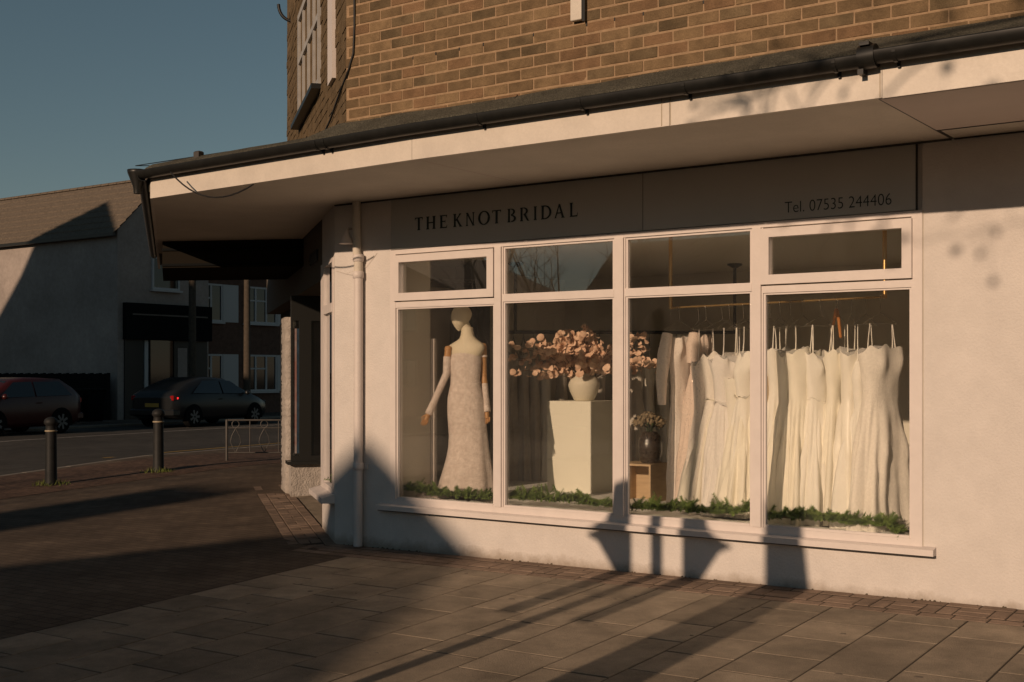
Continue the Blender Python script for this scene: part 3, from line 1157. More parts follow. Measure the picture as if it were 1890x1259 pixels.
spans = [('T', 145, 220), ('H', 255, 350), ('E', 390, 465), ('K', 525, 612), ('N', 650, 735), ('O', 775, 890), ('T', 915, 1000),
         ('B', 1065, 1150), ('R', 1190, 1283), ('I', 1325, 1360), ('D', 1400, 1505), ('A', 1535, 1635), ('L', 1685, 1765)]
for (c, a, b_) in spans:
    x0, x1 = aty(740 + a / 5.4, 400).x, aty(740 + b_ / 5.4, 400).x
    gw, polys = glyph(c)
    mb = MB()
    for i, pl in enumerate(polys):
        pts = [(x0 + (p[0] / gw) * (x1 - x0), 2.943 + p[1] * 0.118) for p in pl]
        ar = sum(pts[k][0] * pts[(k + 1) % len(pts)][1] - pts[(k + 1) % len(pts)][0] * pts[k][1] for k in range(len(pts)))
        if ar < 0: pts = pts[::-1]
        mb.xprism(pts, SY - 0.004 - 0.0001 * i, SY + 0.001, 'y')
    mb.build("letter", "sign_ink", sp1)
# telephone number
tc = bpy.data.curves.new("telephone_number", 'FONT')
tc.body = "Tel. 07535 244406"
tc.size = 0.1
tc.offset = -0.0012
tc.extrude = 0.0015
to = bpy.data.objects.new("telephone_number", tc)
COL.objects.link(to)
bpy.context.view_layer.update()
tm = bpy.data.meshes.new_from_object(to.evaluated_get(bpy.context.evaluated_depsgraph_get()))
bpy.data.objects.remove(to)
xs_ = [v.co.x for v in tm.vertices]
ys_ = [v.co.y for v in tm.vertices]
sx = (2.421 - 1.612) / (max(xs_) - min(xs_))
sz = 0.083 / (max(ys_) - min(ys_))
for v in tm.vertices:
    v.co = Vector((1.612 + (v.co.x - min(xs_)) * sx, SY - 0.0025 - v.co.z * 0.5, 2.832 + (v.co.y - min(ys_)) * sz))
tm.materials.clear()
tm.materials.append(MATS["sign_ink"])
put("telephone_number", tm, sp2)

# ------------------------------------------------------------------ gutters and pipes
def gutter(path, name, label, zc, brackets, rad=0.057):
    root = thing(name, path[0] + UP * zc, label, "gutter")
    mb = MB()
    pts = [Vector(p) for p in path]
    prof = [(math.cos(a), math.sin(a)) for a in [PI + PI * k / 10 for k in range(11)]]
    inner = [(0.9 * c, 0.9 * s) for c, s in prof[::-1]]
    sec = prof + [(1.0, .12), (.9, .12)][:1] + inner
    sec = [(-1.0, .14)] + prof + [(1.0, .14), (.88, .14)] + inner + [(-.88, .14)]
    rings = []
    for i, p in enumerate(pts):
        t = (pts[min(i + 1, len(pts) - 1)] - pts[max(i - 1, 0)]).normalized()
        n = Vector((t.y, -t.x, 0))           # outwards
        rings.append([tuple(p + n * (c * rad) + UP * (zc + s * rad * 1.15)) for c, s in sec])
    mb.rings(rings, True, True, True)
    mb.build("channel", "black_plastic", root)
    for d in brackets:
        b = MB()
        p = d
        for k in range(10):
            a0, a1 = PI + PI * k / 10, PI + PI * (k + 1) / 10
            r1, r2 = rad * 1.02, rad * 1.10
            b.hexa([(p.x - .011, p.y - r1 * math.cos(a0), zc + 1.15 * r1 * math.sin(a0)), (p.x + .011, p.y - r1 * math.cos(a0), zc + 1.15 * r1 * math.sin(a0)),
                    (p.x + .011, p.y - r1 * math.cos(a1), zc + 1.15 * r1 * math.sin(a1)), (p.x - .011, p.y - r1 * math.cos(a1), zc + 1.15 * r1 * math.sin(a1)),
                    (p.x - .011, p.y - r2 * math.cos(a0), zc + 1.15 * r2 * math.sin(a0)), (p.x + .011, p.y - r2 * math.cos(a0), zc + 1.15 * r2 * math.sin(a0)),
                    (p.x + .011, p.y - r2 * math.cos(a1), zc + 1.15 * r2 * math.sin(a1)), (p.x - .011, p.y - r2 * math.cos(a1), zc + 1.15 * r2 * math.sin(a1))])
        b.box(p.x - .008, p.x + .008, p.y + rad * .7, p.y + rad * 1.05, zc - rad * 1.6, zc - rad * 0.9)
        b.build("bracket", "black_plastic", root)
    return root


GO = Vector((0, -0.062, 0))
GZ = 3.492
g1 = [fxat(-4.07) + GO + Vector((-0.06, 0, 0))] + [fxat(x) + GO for x in (-2.6, -0.75, 1.0, 2.80)]
gutter(g1, "gutter", "long black half round gutter along the canopy edge over the sign", GZ,
       [fxat(x) + GO for x in (-1.72, -1.62, -0.05, 0.83, 1.62, 2.62)])
g2 = [fxat(x) + GO + Vector((0, -0.004, 0)) for x in (2.82, 4.5, 7.5)]
gutter(g2, "gutter", "short black gutter length right of the stained canopy joint", GZ + 0.012, [fxat(x) + GO for x in (2.98, 4.4)])
uj = thing("gutter_union", fxat(2.81) + GO + UP * 3.4, "black gutter joint with clip above the rust stain on the canopy", "gutter joint")
m = MB()
p = fxat(2.81) + GO
m.tube([(p.x - 0.045, p.y, 3.487), (p.x + 0.055, p.y, 3.490)], 0.071, 16)
m.box(p.x - 0.03, p.x + 0.03, p.y - 0.068, p.y + 0.02, 3.545, 3.566)
m.box(p.x - 0.055, p.x - 0.02, p.y - 0.02, p.y + 0.055, 3.39, 3.42)
m.build("clip_body", "black_plastic", uj)
so = -SN * 0.062
gs = MB()
side_g = [fx[0] + so + SD * t for t in (7.9, 4, 1, -0.04)]
gutter(side_g, "side_gutter", "black gutter running back along the side edge of the canopy", 3.47, [])
hop = MB()
c = fx[0] + Vector((-0.12, -0.05, 0))
hop.lathe((c.x, c.y, 0), [(0.035, 3.30), (0.04, 3.36), (0.09, 3.49), (0.095, 3.52), (0.08, 3.52)], 14)
tag(hop.build("rain_hopper", "black_plastic"), "black funnel shaped outlet at the left tip of the canopy gutter", "hopper")
# white downpipe on the front wall
dp = thing("downpipe", (-2.66, -0.05, -0.03), "white painted downpipe on the shop wall left of the window", "downpipe")
m = MB()
m.tube([(-2.665, -0.055, -0.02), (-2.66, -0.055, 2.58)], 0.043, 14)
m.build("pipe", "paint", dp)
m = MB()
m.tube([(-2.66, -0.055, 2.58), (-2.66, -0.055, 2.70), (-2.685, -0.05, 2.78), (-2.69, -0.05, 3.26)], [0.043, 0.043, 0.04, 0.04], 14)
m.build("upper_pipe", "soffit", dp)
for z in (0.74, 2.56, 2.72):
    m = MB()
    m.lathe((-2.662, -0.055, 0), [(0.044, z - 0.035), (0.053, z - 0.03), (0.053, z + 0.03), (0.044, z + 0.035)], 14)
    m.build("collar", "paint", dp)
m = MB()
m.box(-2.74, -2.585, -0.016, -0.001, 0.715, 0.765)
m.build("pipe_clip", "paint", dp)
lf = thing("wall_lamp", (-2.78, 0, 2.87), "small pale lamp with a conical hood beside the downpipe", "lamp")
m = MB()
m.lathe((-2.78, -0.09, 2.86), [(0.075, 0.0), (0.07, 0.012), (0.02, 0.10), (0.018, 0.13)], 16)
m.build("hood", "paint", lf)
MB().tube([(-2.78, -0.09, 2.985), (-2.78, -0.06, 3.01), (-2.78, 0.0, 3.01)], 0.012, 8).build("lamp_arm", "paint", lf)

# loose wires
m = MB()
a, b_, c_ = atd(315, 318, 10.95), atd(382, 398, 10.7), atd(468, 340, 10.4)
pts = []
for k in range(13):
    t = k / 12
    pts.append(a * (1 - t) ** 2 + b_ * (2 * t * (1 - t)) + c_ * t ** 2)
m.tube(pts, 0.007, 6)
tag(m.build("loose_wire", "cable"), "loose dark wire drooping under the left end of the canopy", "wire")
m = MB()
xk = aty(656, 20, BY).x
m.tube([(xk, BY - 0.014, 5.2), (xk + .002, BY - 0.014, 4.42), (xk - .01, BY - 0.014, 4.2), (xk - 0.06, BY - 0.014, 4.08), (BX0 + 0.01, BY - 0.018, 4.02),
        up_(0.25, -0.016, 3.97), up_(0.9, -0.018, 3.86), up_(1.7, -0.018, 3.80)], 0.009, 6)
tag(m.build("wall_cable", "cable"), "black cable running down the corner of the brick upper floor", "cable")
m = MB()
lp_ = []
for k in range(13):
    t = k / 12
    a, b_, c_ = atd(514, 8, 14.6), atd(516, 44, 14.6), atd(560, 41, 14.6)
    lp_.append(a * (1 - t) ** 2 + b_ * (2 * t * (1 - t)) + c_ * t ** 2)
m.tube(lp_, 0.019, 8)
tag(m.build("cable_loop", "cable"), "black loop of cable at the far edge of the upper floor", "cable")
m = MB()
m.tube([(-3.0, -0.006, 2.62), (-2.85, -0.012, 2.58), (-2.72, -0.1, 2.59), (-2.6, -0.012, 2.64), (-2.47, -0.006, 2.76)], 0.0016, 5)
tag(m.build("thin_wire", "soffit"), "thin pale wire looped across the downpipe under the canopy shadow", "wire")

# ------------------------------------------------------------------ neighbour shop on the side street
nb_ = thing("neighbour_shop", sp(4.6, 0.3, 0.05), "dark fronted neighbouring shop with roughcast base beyond the corner window", "building")
m = MB()
m.sbox(3.92, 4.0, -0.05, 1.8, -0.3, 0.46)
m.sbox(4.0, 5.3, -0.05, 0.2, -0.3, 0.46)
m.build("base_wall", "roughcast", nb_)
rr = random.Random(9)
rings = []
for k in range(110):
    z = -0.2 + k * 0.0235
    e = [rr.uniform(-.007, .007) for _ in range(4)]
    rings.append([sp(4.92, 0.06, z), sp(4.92 + e[0], -0.07 + e[1], z), sp(4.86, -0.09 + e[1], z), sp(4.36, -0.09 + e[3], z), sp(4.3 + e[2], -0.07 + e[3], z), sp(4.3 + e[2], 0.06, z)])
MB().rings(rings, True).build("pilaster", "roughcast", nb_)
m = MB()
m.hexa([sp(4.2, -0.10, 0.46), sp(3.84, -0.10, 0.46), sp(3.84, 1.8, 0.46), sp(4.2, 1.8, 0.46), sp(4.2, -0.10, 0.5), sp(3.84, -0.10, 0.5), sp(3.84, 1.8, 0.5), sp(4.2, 1.8, 0.5)])
m.build("window_ledge", "dark_frame", nb_)
m = MB()
for n0, n1 in ((-0.05, -0.025), (0.055, 0.20), (0.40, 0.46), (1.5, 1.7)):
    m.sbox(3.93, 4.0, n0, n1, 0.5, 2.62)
for n0, n1 in ((-0.025, 0.055), (0.2, 0.4), (0.46, 1.5)):
    m.sbox(3.93, 4.0, n0, n1, 0.5, 0.57)
    m.sbox(3.93, 4.0, n0, n1, 2.3, 2.62)
m.build("window_frame", "dark_frame", nb_)
for n0, n1 in ((-0.028, 0.058), (0.19, 0.41), (0.45, 1.51)):
    MB().sbox(3.955, 3.961, n0, n1, 0.56, 2.31).build("pane", "glass_dim", nb_)
MB().sbox(3.948, 3.953, -0.02, 0.022, 0.6, 2.2).build("poster", "poster_pale", nb_)
MB().sbox(3.948, 3.9535, 0.025, 0.052, 0.6, 2.2).build("poster", "poster_blue", nb_)
MB().sbox(3.9, 9.0, 0.02, 0.3, 2.62, SOF).build("fascia", "shaded_sign", nb_)
m = MB()
m.sbox(4.05, 9.0, 0.25, 4.0, -0.2, 3.2)
m.sbox(1.12, 4.0, 1.7, 1.85, -0.2, 3.2)
m.build("dark_interior", "dark_inside", nb_)
MB().sbox(1.2, 3.9, 0.3, 1.7, 2.62, 2.66).build("lobby_ceiling", "dark_frame", nb_)
m = MB()
m.sbox(1.9, 2.9, 1.62, 1.69, 0.1, 2.25)
dr = m.build("door", "dark_frame", nb_)
MB().tube([sp(2.75, 1.58, 1.0), sp(2.75, 1.58, 1.25)], 0.015, 8).build("handle", "metal_grey", dr)
# its lower canopy box
q0, q1 = Vector((-7.04, 1.17, 0)), Vector((-5.3, 2.02, 0))
m = MB()
far = SD * 2.2
qq = [q0, q1, q1 + far, q0 + far]
m.hexa([(p.x, p.y, 2.93) for p in qq] + [(p.x, p.y, 3.258) for p in qq])
lc = m.build("lower_canopy", "canopy_shade", nb_)
dv = (q1 - q0).normalized()
nn = Vector((dv.y, -dv.x, 0))
for z in (2.95, 3.14):
    a, b_ = q0 + nn * 0.02, q1 + nn * 0.02
    mb = MB()
    mb.hexa([(a.x, a.y, z), (b_.x, b_.y, z), (q1.x, q1.y, z), (q0.x, q0.y, z), (a.x, a.y, z + .03), (b_.x, b_.y, z + .03), (q1.x, q1.y, z + .03), (q0.x, q0.y, z + .03)])
    mb.build("canopy_trim", "shop_dark", lc)

# ================================================================== INSIDE THE SHOP WINDOW
PLZ = 0.43
# --- mannequin
MC = Vector((-1.767, 0.46, PLZ))
MPX = 195.6


def mz(v):
    return 1.62 - (v - 690) / MPX


def mo(u):
    return RT * ((u - 860) / MPX)


def ell_ring(u0, u1, v, depth=0.7, n=28, folds=0.0, k=7, ph=0.0, dz=None, axis=(0.966, 0.26)):
    c = MC + mo((u0 + u1) / 2)
    ax = Vector((axis[0], axis[1], 0))
    ay = Vector((-axis[1], axis[0], 0))
    hw = (u1 - u0) / 2 / MPX / 0.939
    out = []
    for i in range(n):
        a = 2 * PI * i / n
        r = 1 + folds * math.sin(k * a + ph) + folds * .5 * math.sin((k + 4) * a + 1.7 * ph)
        p = c + ax * (hw * r * math.cos(a)) + ay * (hw * depth * r * math.sin(a))
        out.append((p.x, p.y, mz(v) + (dz(a) if dz else 0)))
    return out


mq = thing("mannequin", MC, "cream egg headed mannequin with jointed wooden arms in a lace gown", "mannequin")
tr = [(604, 852, 872), (614, 851.5, 873), (620, 850.5, 875), (625, 848, 878.5), (629, 843, 883.5), (633, 836, 889), (637, 829.5, 893), (642, 826.5, 894), (650, 827, 891), (658, 830, 886), (680, 832, 884), (706, 835, 882), (740, 832, 890)]
mb = MB()
mb.rings([ell_ring(a, b_, v_, (1.0, 0.95, 0.9, 0.8, 0.66, 0.55, 0.47, 0.45, 0.5, 0.56)[i] if i < 10 else 0.62) for i, (v_, a, b_) in enumerate(tr)])
mb.build("torso", "mannequin_skin", mq)
mb = MB()
hr = []
for k in range(15):
    t = k / 14
    zz = 2.022 + 0.262 * t
    r = 0.003 if k in (0, 14) else 0.099 * math.sin(PI * t ** 1.27) ** 0.6
    cx = MC + mo(846.5 + 5.5 * min(1, t * 1.6)) + Vector((0.015, -0.02, 0)) * (1 - t)
    hr.append([(cx.x + r * 0.93 * math.cos(2 * PI * i / 24), cx.y + r * 1.08 * math.sin(2 * PI * i / 24), zz) for i in range(24)])
mb.rings(hr)
mb.build("head", "mannequin_skin", mq)
mb = MB()
p0 = MC + mo(864); p1 = MC + mo(853)
mb.tube([(p0.x, p0.y, 1.95), (p0.x, p0.y, 2.0), ((p0.x + p1.x) / 2, (p0.y + p1.y) / 2, 2.06), (p1.x, p1.y, 2.13)], [0.060, 0.055, 0.052, 0.05], 16)
mb.build("neck", "mannequin_skin", mq)
mb = MB()
mb.lathe((MC.x, MC.y, PLZ), [(0.16, 0.0), (0.16, 0.012), (0.012, 0.02), (0.012, 0.9)], 16)
mb.build("stand", "metal_grey", mq)


def arm(js, side):
    pts = [MC + mo(u) + Vector((0, dy, 0)) + UP * (mz(v_) - PLZ) for u, v_, dy in js]
    m_ = MB()
    m_.tube([pts[0], pts[0].lerp(pts[1], .15), pts[0].lerp(pts[1], .85), pts[1]], [0.030, 0.034, 0.029, 0.025], 12)
    m_.lathe(tuple(pts[0]), [(0.004, .035), (.028, .028), (.036, 0.004), (.03, -.022)], 12)
    m_.lathe(tuple(pts[1]), [(0.004, -.03), (.026, -.02), (.031, 0), (.026, .02), (.004, .03)], 12)
    ao = m_.build("arm", "wood_arm", mq)
    m_ = MB()
    m_.tube([pts[1], pts[1].lerp(pts[2], .2), pts[1].lerp(pts[2], .9), pts[2]], [0.026, 0.031, 0.02, 0.016], 12)
    m_.build("forearm", "wood_arm", ao)
    # hand: palm and five fingers
    h = MB()
    d = (pts[2] - pts[1]).normalized()
    s_ = d.cross(Vector((0.3, -1, 0.1))).normalized()
    w0 = pts[2]
    h.tube([w0 - d * .01, w0 + d * .03, w0 + d * .075], [0.014, 0.026, 0.022], 10)
    for k, ln in enumerate((0.055, 0.065, 0.06, 0.048)):
        b0 = w0 + d * 0.07 + s_ * (0.024 - 0.016 * k)
        h.tube([b0, b0 + d * ln * .5 + Vector((0.0, -0.006, 0)), b0 + d * ln * .9 + Vector((0.004, -0.018, 0))], [0.0085, 0.0075, 0.005], 6)
    b0 = w0 + d * 0.025 + s_ * 0.022
    h.tube([b0, b0 + d * .03 + s_ * .022, b0 + d * .055 + s_ * .024], [0.009, 0.008, 0.005], 6)
    h.build("hand", "wood_arm", ao)
    return pts


armL = arm([(829.5, 645, -0.02), (827.5, 690, -0.03), (804, 762, -0.10)], -1)
armR = arm([(891.5, 640, 0.0), (893, 692, 0.0), (905, 757, -0.06)], 1)

# --- gown on the mannequin
gw = thing("bridal_gown", MC, "blush lace gown with detached lace sleeves worn by the mannequin", "gown")
prof = [(655, 829, 887), (668, 826.5, 887.5), (684, 828, 886.5), (698, 830, 885.5), (706, 831.5, 885.5), (716, 830, 887), (735, 826.5, 892), (760, 826, 895),
        (785, 827.5, 897), (805, 829, 899), (825, 828, 901), (845, 824.5, 904), (862, 820, 907), (880, 814.5, 910), (896, 810, 912), (908, 806, 914)]
rg = []
for i, (v_, a, b_) in enumerate(prof):
    t = max(0, (i - 6) / 9)
    top = (lambda an: 0.018 * abs(math.cos(an)) * 0 + 0.016 * math.cos(2 * (an + PI / 2)) * (1 if math.sin(an) < 0 else -.6)) if i == 0 else None
    rg.append(ell_ring(a, b_, v_, 0.62 if i < 5 else 0.66 + 0.018 * (i - 5), 56, 0.004 + 0.032 * t, 8, 0.8 + 0.05 * i, top))
MB().rings(rg, True, False, False).build("gown_body", "gown_lace", gw)
m = MB()
wr = [ell_ring(830.6, 886.4, v_, 0.635, 40) for v_ in (703.5, 705, 707.5, 709)]
m.rings(wr, True, False, False).build("waist_seam", "gown_lace", gw)
for pts in (armL, armR):
    m = MB()
    a, b_ = pts[0].lerp(pts[1], 0.30), pts[1]
    c_ = pts[1].lerp(pts[2], 0.55)
    e = pts[2] + (pts[2] - pts[1]).normalized() * 0.015
    first = pts is armL
    if first:
        m.tube([a, a.lerp(b_, .5), b_, c_, e], [0.041, 0.038, 0.034, 0.030, 0.037], 18, cap=False)
    else:
        m.tube([b_.lerp(c_, .45), c_, e], [0.031, 0.032, 0.039], 18, cap=False)
        m.tube([a, a.lerp(b_, .10)], [0.038, 0.040], 16, cap=False)
    m.build("sleeve", "gown_lace", gw)
m = MB()
for k in range(7):                            # train spilling left behind the hem
    pass
tc_ = MC + mo(812) + Vector((-0.10, 0.10, 0))
rg = []
for k in range(9):
    t = k / 8
    r = 0.22 * math.cos(t * PI / 2) + 0.003
    rg.append([(tc_.x + r * 1.0 * math.cos(2 * PI * i / 24) * (1 + .08 * math.sin(5 * i)), tc_.y + r * .8 * math.sin(2 * PI * i / 24), PLZ + 0.004 + 0.10 * math.sin(t * PI / 2)) for i in range(24)])
m.rings(rg).build("train", "gown_lace", gw)

# --- plinth, vase, dried branches
pl = MB().bbox(-1.632, -1.104, 1.64, 2.17, PLZ, 1.346, 0.003)
tag(pl.build("plinth", "plinth"), "tall plain white display plinth under the dried arrangement", "plinth")
VC = (-1.36, 1.91, 1.347)
vs = MB().lathe(VC, [(0.09, 0.0), (0.105, 0.01), (0.143, 0.09), (0.163, 0.155), (0.161, 0.19), (0.135, 0.232), (0.112, 0.252), (0.111, 0.268), (0.124, 0.278), (0.12, 0.284), (0.10, 0.276), (0.095, 0.2)], 32)
tag(vs.build("vase", "ceramic"), "round cream stoneware vase standing on the white plinth", "vase")
fl = thing("dried_branches", (VC[0], VC[1], VC[2] + 0.2), "spray of dried pink round leaved branches in the cream vase", "dried flowers")
rf_ = random.Random(21)
stems = MB()
leafs = MB()


def disc(mb, c, nrm, r, k=7):
    nrm = nrm.normalized()
    a = nrm.orthogonal().normalized()
    b = nrm.cross(a)
    ring = [c + (a * math.cos(2 * PI * i / k) + b * math.sin(2 * PI * i / k) * 0.85) * r + nrm * (r * 0.25 * math.cos(4 * PI * i / k)) for i in range(k)]
    mb.add([c] + ring, [(0, i + 1, (i + 1) % k + 1) for i in range(k)], True)


base = Vector((VC[0], VC[1], VC[2] + 0.24))
for s_ in range(88):
    an = rf_.uniform(0, 2 * PI)
    el = rf_.uniform(0.15, 1.4)
    ln = rf_.uniform(0.25, 0.62) * (0.86 + 0.18 * math.cos(el))
    d = Vector((math.cos(an) * math.cos(el), math.sin(an) * math.cos(el), math.sin(el) * 0.95))
    d = d + RT * (0.55 * d.dot(RT))
    e = base + d * ln + Vector((0, 0, -0.05 * (1.2 - el)))
    mid = base + d * ln * .5 + UP * 0.05
    if s_ < 3:
        e = base + Vector((rf_.uniform(-.02, .1), 0, 0.45 + .03 * s_)); mid = base.lerp(e, .5)
    stems.tube([base + UP * -0.08, mid, e], [0.0035, 0.003, 0.0015], 4, cap=False)
    nl = 12
    for k in range(nl):
        t = 0.30 + 0.70 * k / (nl - 1)
        p = base.lerp(mid, min(1, t * 2)) if t < .5 else mid.lerp(e, (t - .5) * 2)
        p = p + Vector((rf_.uniform(-.03, .03), rf_.uniform(-.03, .03), rf_.uniform(-.03, .03)))
        disc(leafs, p, Vector((rf_.uniform(-1, 1), rf_.uniform(-1.9, 0.2), rf_.uniform(-.8, 1))), rf_.uniform(0.024, 0.047), 8)
stems.build("stems", "stem", fl)
leafs.build("leaves", "petal", fl, kind="stuff")

# --- plywood box with smoked vase and hydrangeas
bx_ = thing("plywood_box", (-0.42, 1.4, PLZ), "open fronted plywood cube under the dark vase", "box")
x0, x1, y0, y1, z0, z1 = -0.56, -0.20, 1.20, 1.56, PLZ, 0.785
tt = 0.018
MB().box(x0, x1, y0, y1, z1 - tt, z1).build("top_board", "plywood", bx_)
MB().box(x0, x0 + tt, y0, y1, z0, z1 - tt).build("side_board", "plywood", bx_)
MB().box(x1 - tt, x1, y0, y1, z0, z1 - tt).build("side_board", "plywood", bx_)
MB().box(x0 + tt, x1 - tt, y1 - tt, y1, z0, z1 - tt).build("back_board", "plywood", bx_)
vc = (-0.30, 1.37, z1)
dvz = MB().lathe(vc, [(0.075, 0), (0.092, 0.02), (0.112, 0.10), (0.113, 0.19), (0.10, 0.25), (0.075, 0.285), (0.06, 0.295), (0.055, 0.29)], 28)
tag(dvz.build("smoked_vase", "smoked_glass"), "dark dimpled glass vase on the plywood box", "vase")
hy = thing("hydrangeas", (vc[0], vc[1], z1 + 0.29), "brown dried hydrangea heads in the dark glass vase", "dried flowers")
for k, (dx, dz_, r) in enumerate(((-0.085, 0.10, 0.075), (0.035, 0.115, 0.085), (-0.02, 0.15, 0.06), (0.09, 0.09, 0.06))):
    hb = MB()
    for i in range(110):
        d = Vector((rf_.gauss(0, 1), rf_.gauss(0, 1), rf_.gauss(0, 1) * .8)).normalized()
        c_ = Vector((vc[0] + dx * .82, vc[1] + dx * .57, z1 + 0.29 + dz_)) + Vector((d.x, d.y, d.z * .75)) * r * rf_.uniform(.8, 1.05)
        disc(hb, c_, d + Vector((rf_.uniform(-.5, .5), rf_.uniform(-.5, .5), rf_.uniform(-.5, .5))), rf_.uniform(.012, .02), 5)
    hb.build("flower_head", "hydrangea", hy)
hb = MB()
for k in range(9):
    a = 2 * PI * k / 9
    hb.tube([(vc[0], vc[1], z1 + 0.2), (vc[0] + .03 * math.cos(a), vc[1] + .03 * math.sin(a), z1 + .33), (vc[0] + .07 * math.cos(a), vc[1] + .07 * math.sin(a), z1 + .37)], [.004, .004, .012], 4)
hb.build("stems", "leaf_dark", hy)

# --- fir garland along the window
def garland(name, label, path, dens, seed):
    r = random.Random(seed)
    root = thing(name, path[0], label, "garland", "fir garlands along the shop window")
    st = MB()
    st.tube(path, 0.006, 5)
    st.build("stem", "stem", root)
    nd = MB()
    tot = 0
    for i in range(len(path) - 1):
        a, b_ = Vector(path[i]), Vector(path[i + 1])
        L_ = (b_ - a).length
        n = int(L_ * dens)
        ax = (b_ - a).normalized()
        for k in range(n):
            p = a.lerp(b_, r.random())
            an = r.uniform(-0.4, PI + 0.4)
            out = Vector((0, -math.cos(an) * 0.9, abs(math.sin(an)) * r.uniform(.3, 1.1)))
            d = (ax * r.choice((-1, 1, 1)) * r.uniform(.35, 1.1) + out).normalized()
            ln = r.uniform(0.05, 0.13) * (1.35 if r.random() < .15 else 1)
            e = p + d * ln
            side = d.cross(Vector((r.uniform(-1, 1), r.uniform(-1, 1), 1))).normalized()
            nr = d.cross(side)
            for j in range(9):             # flat needles along the sprig
                t = 0.15 + 0.85 * j / 8
                q = p.lerp(e, t)
                nl = 0.034 * (1.15 - 0.5 * t)
                for s_ in (-1, 1):
                    tip = q + side * (s_ * nl) + d * nl * 0.75 + nr * r.uniform(-.006, .006)
                    nd.add([q - d * .0055, q + d * .0055, tip], [(0, 1, 2)])
                    tip2 = q + nr * (s_ * nl * .8) + d * nl * 0.75
                    nd.add([q - side * .005, q + side * .005, tip2], [(0, 1, 2)])
            nd.tube([p, e], [.0025, .0015], 3, cap=False)
    nd.build("needles", "fir", root, kind="stuff")


def gp(us, y=0.19):
    out = []
    for u, v_ in us:
        p = aty(u, v_, y)
        out.append(Vector((p.x, p.y, max(p.z, 0.462))))
    return out


garland("fir_garland", "fir garland piece lying before the mannequin's hem", gp([(752, 900), (790, 909), (840, 914), (880, 918), (912, 918)]), 190, 1)
garland("fir_garland", "fir garland piece lying before the white plinth", gp([(934, 916), (970, 920), (1010, 922), (1060, 924), (1110, 932), (1134, 935)]), 190, 2)
garland("fir_garland", "fir garland piece lying before the plywood box and first gowns", gp([(1158, 938), (1200, 938), (1260, 940), (1310, 945), (1350, 947), (1392, 940)]), 190, 3)
garland("fir_garland", "fir garland piece lying before the right hand gowns", gp([(1412, 954), (1460, 955), (1520, 958), (1580, 964), (1640, 968)]) + gp([(1655, 985)], 0.16), 190, 4)
garland("fir_garland", "short fir garland piece behind the corner window glass", [sp(.72, .12, .53), sp(.5, .12, .53), sp(.25, .13, .53)], 130, 5)
m = MB()
p = aty(1655, 984, 0.15); q = aty(1682, 993, 0.12)
m.tube([p, p.lerp(q, .5)], 0.003, 5)
mo_ = m.build("garland_end", "stem")
tag(mo_, "bare garland end with a red tip in the bottom right corner of the window", "garland end")
MB().tube([p.lerp(q, .5), q], [0.008, 0.011], 6).build("red_tip", "red_label", mo_)
# soft white cloth rucked along the sill
m = MB()
rcl = random.Random(8)
xs_ = fr(-2.2, 2.55, 0.05)
n = 7
v = []
for x in xs_:
    for j in range(n):
        y = 0.10 + 0.045 * j
        v.append((x, y, 0.434 + 0.010 * (1 + math.sin(x * 23 + j * 1.3)) * math.sin(PI * j / (n - 1)) + rcl.uniform(0, .006)))
m.add(v, [(i * n + j, (i + 1) * n + j, (i + 1) * n + j + 1, i * n + j + 1) for i in range(len(xs_) - 1) for j in range(n - 1)], True)
tag(m.build("snow_cloth", "display_floor"), "rucked white cloth under the garland along the window sill", "cloth")

# --- hanging rails
RA, RB = Vector((0.14, 0.95, 2.205)), Vector((2.20, 0.51, 2.205))
rl = thing("hanging_rail", RA, "slim gold rail hung on two gold tubes above the front row of gowns", "rail")
MB().tube([RA, RB], 0.009, 10).build("rail_bar", "shaded_gold", rl)
for p in (RA, RB):
    MB().tube([p + UP * -0.012, p + UP * 0.68], 0.017, 12).build("drop_tube", "gold", rl)
rdir = (RB - RA).normalized()
pdir = Vector((rdir.y, -rdir.x, 0))            # towards the window

BR = [Vector((-2.74, 2.52, 2.09)), Vector((-0.72, 4.12, 2.09))]
br = thing("pipe_rail", BR[0], "black pipe hanging rail at the back of the shop", "rail")
MB().tube(BR, 0.02, 10).build("rail_bar", "black_pipe", br)
for p in (BR[0].lerp(BR[1], .03), BR[1]):
    b = MB()
    b.tube([p, p + UP * 0.78], 0.018, 10)
    b.lathe((p.x, p.y, 2.855), [(0.085, 0.013), (0.085, 0.0), (0.03, -0.03)], 14)
    b.build("ceiling_drop", "black_pipe", br)
pen = thing("pendant_rose", (1.6, 3.1, 2.87), "dark ceiling rose with a thin hanging flex behind the right transom", "pendant")
MB().lathe((1.6, 3.1, 2.868), [(0.075, 0.0), (0.075, -0.022), (0.02, -0.03), (0.008, -0.05)], 16).build("rose", "dark_frame", pen)
MB().tube([(1.6, 3.1, 2.83), (1.6, 3.1, 2.2)], 0.003, 5).build("flex", "dark_frame", pen)


